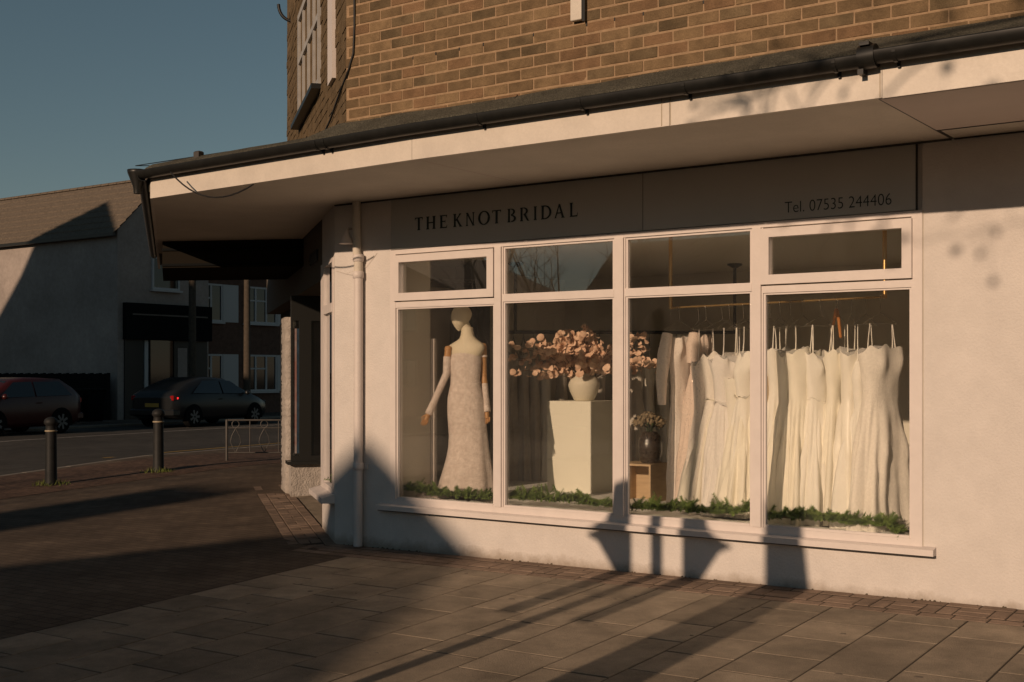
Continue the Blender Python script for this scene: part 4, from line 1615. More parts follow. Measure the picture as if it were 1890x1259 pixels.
# --- gowns
def gown_mesh(c, ax, ay, style, seed, top, hem, wid=0.19, thk=0.055, hw_hem=0.30, th_hem=0.13, fold=0.10, kf=5, waist=0.40, cup=0.045, crump=0.85):
    """rings from the neckline down; ax = width direction, ay = thickness direction"""
    r = random.Random(seed)
    ph = [r.uniform(0, 6.28) for _ in range(5)]
    n, M = 80, 34
    lead = r.uniform(-.5, .5)
    tw = r.choice((-1, 1)) * r.uniform(.5, 1.6)
    rings = []
    swx, swy = r.uniform(-.03, .04), r.uniform(-.03, .03)
    H = top - hem
    for j in range(M + 1):
        t = j / M
        z = top - H * t
        d = t * H
        if d < waist:
            q = d / waist
            hw = wid * (1 - 0.26 * math.sin(q * PI / 2) ** 1.4)
            ht = thk * (1.05 - 0.15 * q)
        else:
            q = (d - waist) / (H - waist)
            e = q ** 0.75
            hw = wid * 0.74 + (hw_hem - wid * 0.74) * e
            ht = thk * 0.9 + (th_hem - thk * 0.9) * e
        ff = fold * max(0.0, min(1.0, (d - waist * 0.85) / 0.45))
        ring = []
        for i in range(n):
            a = 2 * PI * i / n
            drift = ph[0] + tw * t
            g1 = 2 * abs(math.cos(kf * a / 2 + drift)) - 1.2
            g2 = 2 * abs(math.cos((kf + 3) * a / 2 + ph[1] - 1.3 * tw * t)) - 1.2
            g3 = math.sin((2 * kf + 3) * a + ph[2] + 2 * t)
            rr_ = 1 + ff * (0.62 * g1 + 0.42 * g2 + 0.22 * g3)
            ca, sa = math.cos(a), math.sin(a)
            x = hw * rr_ * math.copysign(abs(ca) ** 0.85, ca)
            y = ht * (1 + 2.2 * (rr_ - 1)) * math.copysign(abs(sa) ** 0.85, sa)
            if d < waist:
                bust = math.exp(-((d - 0.10) / 0.085) ** 2)
                y += bust * cup * max(0.0, sa) * math.exp(-((abs(ca) - .5) / .28) ** 2)
            zz = z
            if j <= 3:
                w_ = 1 - j / 4
                if style == 'sweet':
                    zz += w_ * (0.045 * abs(math.sin(PI * ca * 1.0)) - 0.02)
                elif style == 'cowl':
                    zz += w_ * (-0.05 * (1 - ca * ca))
                elif style == 'vee':
                    zz += w_ * (-0.10 * (1 - abs(ca)))
                elif style == 'point':
                    x *= 1 - 0.45 * w_
                elif style == 'frill':
                    zz += w_ * 0.022 * math.sin(9 * a + ph[3])
                    y *= 1 + 0.5 * w_ * abs(math.sin(5 * a + ph[4]))
            p = c + ax * (x + swx * t) + ay * (y + swy * t)
            cr = min(1.0, 0.12 + d * 1.2)
            q = Vector((p.x * 5 + seed * 3.1, p.y * 5, z * 2.2))
            n1 = noise.noise(q) * 0.030 + noise.noise(q * 2.7 + Vector((7, 3, 1))) * 0.014 + noise.noise(Vector((q.x * 1.5, q.y * 1.5, q.z * 5))) * 0.010
            nd_ = (ax * ca * .6 + ay * sa)
            p = p + nd_ * (n1 * cr * crump)
            if j <= 2:
                zz += (1 - j / 3) * 0.05 * noise.noise(Vector((math.cos(a) * 2 + seed, math.sin(a) * 2, seed * .7)))
            ring.append((p.x, p.y, zz + (0.03 * noise.noise(Vector((a * 1.5, seed, 0))) if j == M else 0)))
        rings.append(ring)
    mb = MB()
    mb.rings(rings, True, True, False)
    return mb


def hang(s, label, style, material, seed, top=1.78, strap=0.085, turn=0.0, fwd=0.0, straps=True, **kw):
    rh = random.Random(seed * 3)
    c = RA.lerp(RB, s)
    c = Vector((c.x, c.y, 0)) + pdir * (fwd + rh.uniform(-.07, .07))
    a = R_(turn + rh.uniform(-20, 20))
    top = top + rh.uniform(-.035, .03)
    kw.setdefault('hw_hem', rh.uniform(.25, .34))
    kw.setdefault('th_hem', rh.uniform(.14, .21))
    kw['wid'] = kw.get('wid', .19) * 1.08
    kw['thk'] = kw.get('thk', .06) * 1.12
    kw.setdefault('fold', rh.uniform(.15, .26))
    kw.setdefault('kf', rh.choice((5, 6, 7, 9)))
    ax = pdir * math.cos(a) + rdir * math.sin(a)
    ay = rdir * math.cos(a) - pdir * math.sin(a)
    hem = kw.pop('hem', PLZ + 0.012)
    over = kw.pop('over', True)
    g = thing("bridal_gown", (c.x, c.y, hem), label, "gown", "gowns on the front rail")
    body = gown_mesh(c, ax, ay, style, seed, top, hem, **kw).build("gown_body", material, g)
    wz = kw.get('waist', 0.40)
    if over and rh.random() < .7 and style != 'cowl':     # loose overskirt falling from the waist
        k2 = dict(kw)
        k2.update(wid=kw['wid'] * .80, thk=kw['thk'] * 1.02, waist=.02, cup=0.0, kf=kw['kf'] + rh.choice((2, 3)), fold=kw['fold'] * 1.1, hw_hem=kw['hw_hem'] * 1.06, th_hem=kw['th_hem'] * 1.1)
        gown_mesh(c, ax, ay, 'flat', seed + 900, top - wz * .93, hem + rh.uniform(0.0, .10), **k2).build("overskirt", rh.choice([material, 'tulle', 'ivory']), g)
    if straps:
        r = random.Random(seed)
        sm = MB()
        for sgn in (-1, 1):
            sp_o = r.uniform(.9, 1.7)
            b0 = c + ax * (sgn * strap * sp_o * 1.1) + UP * (top - 0.02)
            b1 = c + ax * (sgn * strap * sp_o) + ay * r.uniform(-.012, .012) + UP * (2.03 - .02 * sp_o)
            for o_ in ((-0.008, 0.008) if r.random() < .4 else (0.0,)):
                sm.tube([b0 + ay * o_ * 2, b0.lerp(b1, .5) + ax * r.uniform(-.008, .008) + ay * o_ * 1.5, b1 + ay * o_ * .4], [0.0065, 0.0042, 0.0038], 5)
        sm.build("straps", material, g)
    h = thing("clothes_hanger", (c.x, c.y, 2.0), "thin clear hanger carrying a gown on the front rail", "hanger", "clear hangers on the front rail")
    hm = MB()
    top_ = c + UP * 2.085
    hm.tube([c - ax * 0.19 + UP * 2.0, top_, c + ax * 0.19 + UP * 2.0], 0.0022, 5)
    hm.tube([c - ax * 0.19 + UP * 2.0, c + ax * 0.19 + UP * 2.0], 0.0018, 5)
    hk = [top_] + [c + UP * (2.195) + rdir * 0 + ax * (0.020 * math.cos(t_)) + UP * (0.024 * math.sin(t_)) for t_ in (-1.2, -.2, .8, 1.6, 2.6, 3.3)]
    hm.tube(hk, 0.002, 5)
    hm.build("wire", "hanger_wire", h)
    return g, c, ax, ay


specs = [
    (0.055, "long sleeved sparkling tulle gown at the left end of the front rail", 'point', 'sequin', dict(top=1.98, wid=0.13, thk=0.05, hw_hem=0.14, th_hem=0.09, over=False, waist=.5, straps=False, fold=.12)),
    (0.125, "gown with a gathered blush yoke beside the sparkling long sleeved gown", 'frill', 'sequin_blush', dict(top=1.95, wid=0.13, thk=0.06, waist=.3, straps=False, hw_hem=.17, over=False)),
    (0.185, "pale sequinned column gown with a square cut top, third from left", 'flat', 'sequin', dict(top=1.74, wid=0.17, thk=0.06, hw_hem=.20, over=False)),
    (0.25, "lace bodice gown with a peaked neckline, fourth from left on front rail", 'sweet', 'lace', dict(top=1.79, wid=0.2, thk=0.075)),
    (0.315, "gown with a ruffled feathery bodice just left of the third mullion", 'frill', 'tulle', dict(top=1.78, wid=0.21, thk=0.085)),
    (0.372, "shiny plain satin gown showing between the ruffled and pointed gowns", 'cowl', 'satin', dict(top=1.62, wid=0.2, thk=0.07, fold=.16)),
    (0.425, "smooth crepe gown with a pointed top touching the third mullion", 'point', 'crepe', dict(top=1.80, wid=0.19, thk=0.06, fold=.12)),
    (0.495, "white gown with gathered straps just right of the third mullion", 'vee', 'ivory', dict(top=1.80, wid=0.18, thk=0.06)),
    (0.555, "gown with a folded over neckline behind the beige garment cover", 'cowl', 'crepe', dict(top=1.80, wid=0.19, thk=0.07)),
    (0.615, "ivory gown with a twisted bow at the neckline", 'sweet', 'ivory', dict(top=1.785, wid=0.195, thk=0.07, fold=.17)),
    (0.675, "ivory gown with deep rounded cups right of the bow gown", 'sweet', 'ivory', dict(top=1.775, wid=0.2, thk=0.075)),
    (0.735, "slender cream gown hanging in the middle of the right pane", 'vee', 'crepe', dict(top=1.76, wid=0.17, thk=0.055)),
    (0.79, "ivory gown with a pleated bust under the orange hanger", 'frill', 'ivory', dict(top=1.77, wid=0.19, thk=0.06)),
    (0.85, "plain satin gown with a tall smooth bodice, third from right", 'sweet', 'satin', dict(top=1.785, wid=0.19, thk=0.065, fold=.12)),
    (0.91, "soft crepe gown with thin straps, second from right on front rail", 'point', 'crepe', dict(top=1.77, wid=0.19, thk=0.065)),
    (0.995, "strapless lace corset gown turned outward at the right end of the rail", 'sweet', 'lace', dict(top=1.775, wid=0.20, thk=0.085, turn=10, th_hem=.16, hw_hem=.3, fold=.14)),
]
for i, (s_, lab, stl, mt, kw) in enumerate(specs):
    g, c, ax, ay = hang(s_, lab, stl, mt, 100 + i, **kw)
    if i == 0:                                 # hanging sleeves
        for sg in (1, -1):
            m = MB()
            b0 = c + ax * (sg * 0.15) + UP * 1.97
            m.tube([b0, b0 + ax * sg * .04 + UP * -.18, b0 + ax * sg * .07 + UP * -.40, b0 + ax * sg * .065 + UP * -.62], [.045, .058, .05, .034], 12)
            m.build("sleeve", "sequin", g)
    if i == 1:
        m = MB()
        b0 = c + ax * 0.10 + UP * 1.97
        m.tube([b0, b0 + ax * .035 + UP * -.1, b0 + ax * .045 + UP * -.26], [.05, .065, .055], 14)
        m.build("sleeve", "sequin_blush", g)
    if i == 9:
        m = MB()
        cc = c + ax * 0.11 + ay * 0.05 + UP * 1.74
        for sg in (-1, 1):
            rgs = []
            for k in range(7):
                t = k / 6
                p = cc + ax * (sg * 0.10 * t) + UP * (-0.012 * t)
                rr_ = 0.014 + 0.034 * math.sin(min(1, t * 1.15) * PI * .8)
                rgs.append([tuple(p + UP * (rr_ * math.cos(2 * PI * q / 10)) + ay * (rr_ * .6 * math.sin(2 * PI * q / 10))) for q in range(10)])
            m.rings(rgs)
        m.build("bow", "ivory", g)
    if i == 15:
        m = MB()
        for k in range(5):
            q = -0.14 + 0.07 * k
            m.tube([c + ax * q * 1.15 + ay * (0.085 - .3 * q * q) + UP * 1.76, c + ax * q * .9 + ay * (.078 - .3 * q * q) + UP * 1.58, c + ax * q * .75 + ay * .066 + UP * 1.38], 0.0035, 5)
        m.build("boning", "tulle", g)
# beige garment cover between two gowns
c = RA.lerp(RB, 0.525); c = Vector((c.x, c.y, 0)) + pdir * 0.10
m = MB()
rgs = []
for k in range(12):
    t = k / 11
    z = 1.60 - 0.62 * t
    w_ = 0.045 + 0.055 * t if t < .6 else 0.078 - 0.07 * (t - .6)
    rgs.append([tuple(c + pdir * (0.15 * math.cos(a)) * (1 - .3 * t) + rdir * (w_ * math.sin(a)) + UP * z) for a in [2 * PI * q / 12 for q in range(12)]])
m.rings(rgs)
tag(m.build("garment_cover", "beige_card"), "beige cloth cover hanging between the white gowns right of the third mullion", "garment cover")
# orange wooden hanger
c = RA.lerp(RB, 0.80); c = Vector((c.x, c.y, 0))
hw_ = thing("wooden_hanger", (c.x, c.y, 2.0), "orange wooden hanger standing above the gowns in the right pane", "hanger")
m = MB()
hx = Vector((-0.50, 0.866, 0))
m.tube([c + hx * 0.19 + UP * 1.97, c + hx * .1 + UP * 2.05, c + UP * 2.12, c - hx * .1 + UP * 2.05, c - hx * 0.19 + UP * 1.90], [0.011, 0.013, 0.016, 0.013, 0.011], 8)
m.build("yoke", "hanger_wood", hw_)
MB().tube([c + UP * 2.1, c + UP * 2.19, c + pdir * .02 + UP * 2.225], 0.003, 6).build("hook", "hanger_wire", hw_)

# back row of gowns, in the shade of the shop
ords = ["first", "second", "third", "fourth", "fifth", "sixth", "seventh", "eighth", "ninth", "tenth", "eleventh", "twelfth", "thirteenth", "fourteenth", "fifteenth", "sixteenth"]
bdir = (BR[1] - BR[0]).normalized()
bnrm = Vector((bdir.y, -bdir.x, 0))
bxs = [0.02, .065, .11, .16, .23, .31, .40, .48, .56, .62, .68, .74, .80, .87]
rb = random.Random(31)
for i, q in enumerate(bxs):
    c = BR[0].lerp(BR[1], q)
    x, yb_ = c.x, c.y
    c = Vector((x, yb_, 0))
    a = R_(rb.uniform(-14, 14))
    ax = bnrm * math.cos(a) + bdir * math.sin(a); ay = bdir * math.cos(a) - bnrm * math.sin(a)
    g = thing("bridal_gown", (x, yb_, 0.2), ords[i] + " gown from the left on the dim pipe rail at the back", "gown", "gowns on the back rail")
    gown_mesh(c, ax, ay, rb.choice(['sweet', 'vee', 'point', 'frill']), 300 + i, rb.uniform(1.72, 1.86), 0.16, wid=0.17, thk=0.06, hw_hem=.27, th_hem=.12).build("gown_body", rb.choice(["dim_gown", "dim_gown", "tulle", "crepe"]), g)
    sm = MB()
    for sg in (-1, 1):
        sm.tube([c + ax * sg * .09 + UP * 1.72, c + ax * sg * .03 + UP * 2.02], 0.006, 4)
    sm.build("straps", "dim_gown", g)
    h = MB()
    h.tube([c - ax * 0.19 + UP * 1.93, c + UP * 2.03, c + ax * 0.19 + UP * 1.93], 0.007, 5)
    h.tube([c + UP * 2.03, c + UP * 2.12], 0.003, 4)
    tag(h.build("clothes_hanger", "black_pipe"), "dark hanger carrying a gown on the back pipe rail", "hanger", "dark hangers on the back rail")

# ================================================================== THE STREET
def bollard(x, y, label):
    z = gz(x, y)
    b = thing("bollard", (x, y, z), label, "bollard", "bollards on the paved verge")
    MB().lathe((x, y, z), [(0.095, -0.02), (0.095, 0.03), (0.085, 0.05), (0.078, 0.78)], 20).build("post", "bollard_paint", b)
    MB().lathe((x, y, z), [(0.079, 0.78), (0.088, 0.785), (0.088, 0.80), (0.079, 0.805)], 20).build("band", "bollard_band", b)
    MB().lathe((x, y, z), [(0.079, 0.805), (0.072, 0.86), (0.076, 0.875), (0.098, 0.90), (0.100, 0.925), (0.088, 0.96), (0.05, 0.99), (0.004, 1.0)], 20).build("cap", "bollard_paint", b)
    r = random.Random(int(x * 10 + y * 7))
    g = MB()
    for k in range(150):
        a = r.uniform(0, 2 * PI)
        d = r.uniform(0.07, 0.26) ** 1.0
        px, py = x + d * 1.2 * math.cos(a), y + d * math.sin(a)
        h = r.uniform(.03, .11) * (1.15 - d * 2.2)
        l = Vector((r.uniform(-.05, .05), r.uniform(-.05, .05), 0))
        w_ = Vector((r.uniform(-1, 1), r.uniform(-1, 1), 0)).normalized() * .006
        p = Vector((px, py, gz(px, py) + .004))
        g.add([p - w_, p + w_, p + l + UP * max(.02, h)], [(0, 1, 2)])
    tag(g.build("weed_tuft", "grass"), "yellow green weeds around the foot of " + label.replace("black ", "the "), "weeds", kind="stuff")
    return b


bollard(-10.66, 2.07, "black bollard nearest the left edge by the red car")
bollard(-10.51, 3.89, "black bollard standing before the grey car")

# low ornamental guard rail
fp0 = Vector((-10.97, 5.71, 0)); fdir = Vector((0.62, 0.785, 0)).normalized()
fdir = (RT * 1.0 + FW * 0.06).normalized()
FZ = gz(fp0.x, fp0.y)
fe = thing("guard_rail", (fp0.x, fp0.y, FZ), "low grey ornamental guard railing at the kerb behind the corner", "railing")
FL = 2.6
MB().box(0, 0, 0, 0, 0, 0)


def fpt(s, z): return fp0 + fdir * s + UP * (FZ + z)


for z, r in ((0.70, 0.018), (0.565, 0.010), (0.14, 0.012)):
    MB().tube([fpt(0, z), fpt(FL, z)], r, 6).build("rail", "metal_grey", fe)
for k, s_ in enumerate((0, 1.3, 2.6)):
    MB().tube([fpt(s_, -0.05), fpt(s_, 0.71)], 0.024, 8).build("post", "metal_grey", fe)
for k in range(10):
    s_ = 0.15 + k * 0.245
    if k % 2:
        MB().tube([fpt(s_ + .0, 0.14), fpt(s_, 0.70)], 0.010, 6).build("bar", "metal_grey", fe)
    else:
        MB().tube([fpt(s_ + .062 * math.cos(a), 0.632 + .062 * math.sin(a)) for a in [2 * PI * q / 14 for q in range(15)]], 0.008, 5, cap=False).build("ring", "metal_grey", fe)
        b = MB()
        for sg in (-1, 1):
            b.tube([fpt(s_, 0.56), fpt(s_ + sg * .07, 0.42), fpt(s_ + sg * .09, 0.32), fpt(s_ + sg * .03, 0.2), fpt(s_, 0.14)], 0.007, 5)
        b.build("scroll", "metal_grey", fe)


# ---- cars
def car(label, pos, ang, L_, W_, H_, paint, hatch, seed, lit=False):
    """local x forward, built around the origin at ground level, centre of the wheelbase"""
    M4 = Matrix.Translation(pos) @ Matrix.Rotation(ang, 4, 'Z')
    root = thing("parked_car", pos, label, "car")
    h = L_ / 2
    if hatch:
        st = [(-h, .48, .80, .80, .80), (-h + .06, .30, .95, 1.0, .92), (-h + .25, .24, .98, 1.20, .96), (-h + .62, .22, .98, H_ - .03, 1), (-h + 1.3, .2, .97, H_, 1), (-.1, .2, .95, H_, 1),
              (.35, .2, .94, H_ - .06, 1), (.75, .2, .93, 1.20, 1), (1.05, .2, .92, .98, .99), (h - .5, .22, .84, .86, .96), (h - .15, .25, .70, .72, .88), (h, .38, .55, .56, .74)]
    else:
        st = [(-h, .50, .84, .86, .80), (-h + .06, .32, .92, .98, .90), (-h + .32, .24, .95, 1.10, .95), (-h + .75, .22, .95, 1.30, 1), (-h + 1.35, .2, .94, H_ - .01, 1), (-h + 1.9, .2, .93, H_, 1),
              (.15, .2, .92, H_ - .03, 1), (.65, .2, .91, 1.26, 1), (1.05, .2, .90, 1.03, 1), (1.3, .21, .88, .93, .99), (h - .55, .22, .80, .82, .95), (h - .16, .26, .66, .68, .86), (h, .40, .54, .55, .70)]
    rings = []
    for (x, zb_, zs, zt, wf_) in st:
        w2 = W_ / 2 * wf_
        cab = max(0.0, min(1.0, (zt - zs) / 0.35))
        wt = w2 * (0.97 - 0.20 * cab)
        half = [(w2 * .90, zb_), (w2 * .985, zb_ + .12), (w2, (zb_ + zs) / 2 + .05), (w2 * .975, zs), (wt + (w2 * .975 - wt) * .45, zs + (zt - zs) * .55), (wt, zs + (zt - zs) * .90), (wt * .86, zt), (wt * .4, zt + .012)]
        ring = [(x, y, z) for y, z in half] + [(x, -y, z) for y, z in half[::-1]]
        rings.append([tuple(M4 @ Vector(p)) for p in ring])
    mb = MB()
    mb.rings(rings)
    mb.build("body", paint, root)
    # glasshouse: panes a little proud of the body
    def pane(pts, nm="side_window"):
        m_ = MB()
        m_.add([M4 @ Vector(p) for p in pts], [tuple(range(len(pts)))])
        m_.build(nm, "car_glass", root)
    for sg in (1, -1):
        yb, yt = sg * (W_ / 2 * .985), sg * (W_ / 2 * .80)
        zt = H_ - .10
        if hatch:
            xr, xr2, xm, xf2, xf = -h + .42, -h + .72, -.25, .35, .92
        else:
            xr, xr2, xm, xf2, xf = -h + .72, -h + 1.30, -.15, .35, 1.0
        e = sg * .012
        pane([(xr, yb + e, 1.0), (xm - .03, yb + e, .98), (xm - .03, yt + e, zt), (xr2, yt + e, zt)])
        pane([(xm + .03, yb + e, .98), (xf, yb + e, .96), (xf2, yt + e, zt - .01), (xm + .03, yt + e, zt)])
        # door line and handle
        m_ = MB()
        m_.add([M4 @ Vector(p) for p in [(xm - .2, sg * (W_ / 2 + .004), .80), (xm - .02, sg * (W_ / 2 + .004), .80), (xm - .02, sg * (W_ / 2 + .012), .825), (xm - .2, sg * (W_ / 2 + .012), .825)]], [(0, 1, 2, 3)])
        m_.build("door_handle", paint, root)
        m_ = MB()
        c_ = M4 @ Vector((xf - .12, sg * (W_ / 2 + .09), .98))
        m_.lathe(tuple(c_), [(.01, -.06), (.07, -.04), (.08, .02), (.05, .07), (.01, .085)], 10)
        m_.build("mirror", paint, root)
        for xw in (-h + .78, h - .85):
            wh = MB()
            cy = sg * (W_ / 2 - .10)
            r = .31
            ring = lambda rad, yy: [tuple(M4 @ Vector((xw + rad * math.cos(2 * PI * q / 22), yy, .31 + rad * math.sin(2 * PI * q / 22)))) for q in range(22)]
            wh.rings([ring(.20, cy + sg * .095), ring(.28, cy + sg * .115), ring(.31, cy + sg * .09), ring(.31, cy - sg * .09)])
            wo_ = wh.build("wheel", "tyre", root)
            rm = MB()
            for q in range(7):
                a = 2 * PI * q / 7
                p_, s__ = Vector((math.cos(a), 0, math.sin(a))), Vector((-math.sin(a), 0, math.cos(a)))
                yy = Vector((xw, cy + sg * .122, .31))
                rm.add([M4 @ (yy + p_ * .03 - s__ * .03), M4 @ (yy + p_ * .03 + s__ * .03), M4 @ (yy + p_ * .2 + s__ * .035), M4 @ (yy + p_ * .2 - s__ * .035)], [(0, 1, 2, 3)])
            rm.build("rim", "alloy", wo_)
            ar = MB()
            pts = [(xw + .37 * math.cos(a), sg * (W_ / 2 + .003), .31 + .37 * math.sin(a)) for a in [PI * q / 12 for q in range(13)]]
            ar.add([M4 @ Vector(p) for p in pts] + [M4 @ Vector((xw - .37, sg * (W_ / 2 + .003), .2)), M4 @ Vector((xw + .37, sg * (W_ / 2 + .003), .2))], [tuple(range(15))])
            ar.build("wheel_arch", "tyre", root)
        tl = MB()
        zt_ = .86
        tl.bbox(-.04, .22, -.10, .03, -.075, .075, .02)
        tl.v = [tuple(M4 @ Vector((p[0] - h + .05, sg * (W_ / 2 * .86) + sg * p[1], zt_ + p[2]))) for p in tl.v]
        to_ = tl.build("tail_light", "tail_red", root)
        if lit and sg == -1:
            lb = MB()
            lb.bbox(.10, .17, -.01, .045, -.035, .03, .01)
            lb.v = [tuple(M4 @ Vector((p[0] - h + .05, sg * (W_ / 2 * .86) + sg * p[1], zt_ + p[2]))) for p in lb.v]
            lb.build("lit_bulb", "tail_lit", to_)
        hl = MB()
        hl.bbox(-.25, .03, -.14, .02, -.06, .06, .02)
        hl.v = [tuple(M4 @ Vector((p[0] + h - .12, sg * (W_ / 2 * .80) + sg * p[1], .66 + p[2]))) for p in hl.v]
        hl.build("headlight", "car_glass", root)
    if hatch:
        pane([(-h + .06, -.52, 1.02), (-h + .06, .52, 1.02), (-h + .47, .46, H_ - .10), (-h + .47, -.46, H_ - .10)], "rear_window")
        pane([(1.02, -.62, .97), (1.02, .62, .97), (.42, .5, H_ - .08), (.42, -.5, H_ - .08)], "windscreen")
    else:
        pane([(-h + .20, -.55, 1.045), (-h + .20, .55, 1.045), (-h + 1.1, .48, H_ - .07), (-h + 1.1, -.48, H_ - .07)], "rear_window")
        pane([(1.08, -.62, 1.01), (1.08, .62, 1.01), (.30, .5, H_ - .05), (.30, -.5, H_ - .05)], "windscreen")
    npl = MB()
    npl.box(-h - .012, -h - .002, -.26, .26, .60, .71)
    npl.v = [tuple(M4 @ Vector(p)) for p in npl.v]
    npl.build("number_plate", "plate_yellow", root)
    bp = MB()
    bp.bbox(-h - .03, -h + .25, -W_ / 2 * .93, W_ / 2 * .93, .34, .54, .04)
    bp.v = [tuple(M4 @ Vector(p)) for p in bp.v]
    bp.build("bumper", paint, root)
    return root


car("grey saloon car parked across the road with a red tail light", Vector((-24.15, 16.5, 0.055)), R_(98.5), 4.4, 1.8, 1.46, "car_grey", False, 1, lit=True)
car("dark red hatchback parked at the left edge of the picture", Vector((-23.78, 9.65, 0.055)), R_(-81.5), 3.75, 1.64, 1.46, "car_red", True, 2)

# ---- far building with the lit gable roof
FBx, FBy = -28.3, 16.5
fbd = thing("far_house", (FBx - 6, FBy + 2, 0.1), "pale rendered house with a tiled roof across the road", "house")
MB().box(-46, FBx, FBy, FBy + 3.8, -0.2, 6.32).build("wall", "far_render", fbd)
m = MB()
m.add([(FBx, FBy, 6.32), (FBx, FBy + 3.8, 6.32), (FBx, FBy + 1.9, 8.2)], [(0, 1, 2)])
m.build("gable", "far_render", fbd)
rm = MB()
rr_ = random.Random(4)
nrow = 9
for j in range(nrow):                           # overlapping tile courses
    t0, t1 = j / nrow, (j + 1) / nrow
    for sgn in (1, -1):
        yc = FBy + 1.9
        y_a, y_b = (yc - sgn * (1.9 + 0.22) * (1 - t0)), (yc - sgn * (1.9 + .22) * (1 - t1))
        z_a, z_b = 6.16 + 2.12 * t0, 6.16 + 2.12 * t1
        rm.add([(-46, y_a, z_a + .05), (FBx + .1, y_a, z_a + .05), (FBx + .1, y_b, z_b + .01), (-46, y_b, z_b + .01), (-46, y_a, z_a), (FBx + .1, y_a, z_a)], [(0, 1, 2, 3), (4, 5, 1, 0)])
rfo = rm.build("roof", "tile_roof", fbd)
rdg = MB()
x = -46.0
while x < FBx:
    rdg.xprism([(FBy + 1.9 + .13 * math.cos(a), 8.24 + .10 * math.sin(a)) for a in [PI * q / 6 for q in range(7)]], x, x + .43, 'x')
    x += .45
rdg.build("ridge_tiles", "tile_roof", rfo)
MB().box(-46, FBx + .08, FBy - .24, FBy - .14, 6.10, 6.20).build("gutter", "dark_frame", fbd)
# window on its road side
def fwin(root, x, y0, y1, z0, z1, cols_, bars, frame="upvc", cur=True):
    m_ = MB()
    t = .07
    m_.box(x, x + .06, y0, y1, z0, z0 + t); m_.box(x, x + .06, y0, y1, z1 - t, z1)
    m_.box(x, x + .06, y0, y0 + t, z0 + t, z1 - t); m_.box(x, x + .06, y1 - t, y1, z0 + t, z1 - t)
    for k in range(1, cols_):
        yy = y0 + (y1 - y0) * k / cols_
        m_.box(x, x + .055, yy - .04, yy + .04, z0 + t, z1 - t)
    for (k, zf) in bars:
        ya, yb_ = y0 + (y1 - y0) * k / cols_, y0 + (y1 - y0) * (k + 1) / cols_
        zz = z0 + (z1 - z0) * zf
        m_.box(x, x + .05, ya + .04, yb_ - .04, zz - .03, zz + .03)
    o = m_.build("window", frame, root)
    MB().box(x - .02, x + .02, y0 + .03, y1 - .03, z0 + .03, z1 - .03).build("pane", "car_glass", o)
    MB().box(x, x + .14, y0 - .06, y1 + .06, z0 - .07, z0 - .002).build("sill", frame, o)
    return o


fwin(fbd, FBx + .002, 17.85, 19.0, 4.45, 5.55, 1, [])
m = MB()
m.box(FBx + .002, FBx + .25, 16.7, 20.25, 2.75, 3.95)
fs = m.build("shop_fascia", "shop_dark", fbd)
MB().box(FBx + .252, FBx + .262, 16.9, 20.05, 3.55, 3.6).build("fascia_trim", "metal_grey", fs)
m = MB()
m.box(FBx + .002, FBx + .05, 16.75, 17.5, .1, 2.74)
m.box(FBx + .002, FBx + .05, 19.4, 20.2, .1, 2.74)
m.box(FBx + .002, FBx + .06, 18.75, 19.4, .1, 2.74)
m.build("shopfront", "dark_frame", fbd)
MB().box(FBx + .002, FBx + .08, 17.52, 17.66, .1, 2.74).build("door_post", "upvc", fbd)
MB().box(FBx + .002, FBx + .03, 17.68, 18.74, .1, 2.74).build("shop_door", "car_glass", fbd)
MB().box(FBx + .002, FBx + .07, 18.9, 19.3, .2, 2.5).build("shutter", "far_render", fbd)
# dark boundary wall in front of it
hw2 = thing("board_fence", (-36, 16.1, .1), "long black boarded fence behind the red car", "fence")
x = -46.0
k = 0
while x < -28.3:
    MB().box(x, x + .138, 16.1, 16.13, 0.0, 1.62 + .015 * ((k * 7) % 3)).build("board", "shop_dark", hw2)
    x += .145
    k += 1
    if k > 150: break
# ---- brick terrace with white windows
tb = thing("brick_terrace", (-30, 26, .1), "dark brick terrace with bands of white windows beyond the pale house", "house")
TX = -30.0
MB().box(-40, TX, 20.35, 36, -.2, 5.6).build("wall", "far_brick", tb)
m = MB()
m.box(-40.2, TX + .35, 20.35, 36.2, 5.6, 5.75)
m.build("flat_roof", "felt", tb)
MB().box(TX + .002, TX + .10, 20.4, 36, 5.42, 5.6).build("eaves_board", "upvc", tb)
y = 20.75
for k in range(4):
    for (z0, z1) in ((3.55, 4.95), (.95, 2.35)):
        fwin(tb, TX + .003, y, y + 1.65, z0, z1, 3, [(0, .62), (1, .62)])
        MB().box(TX + .003, TX + .03, y + 1.70, y + 2.45, z0, z1).build("white_panel", "upvc", tb)
    y += 2.75
# ---- poles
def pole(x, y, h, r, label):
    z = gz(x, y)
    b = thing("utility_pole", (x, y, z), label, "pole")
    MB().tube([(x, y, z - .2), (x, y, z + h)], [r, r * .75], 12).build("shaft", "weathered_pole", b)
    MB().lathe((x, y, z + h * .8), [(r * 1.05, -.03), (r * 1.05, .03)], 12).build("pole_band", "metal_grey", b)
    return b


pa = atd(355, 690, 41.0)
pole(pa.x, pa.y, 7.6, .14, "wooden utility pole before the dark shopfront")
pb = atd(456, 690, 42.0)
pole(pb.x, pb.y, 6.4, .13, "dark pole standing between the white windows")
m = MB()
m.tube([(-60, 40, 12.0), (-30, 24, 9.6), atd(250, 306, 34.0), atd(420, 280, 30)], .012, 4)
tag(m.build("overhead_wire", "cable"), "faint overhead wire crossing the sky at left", "wire")
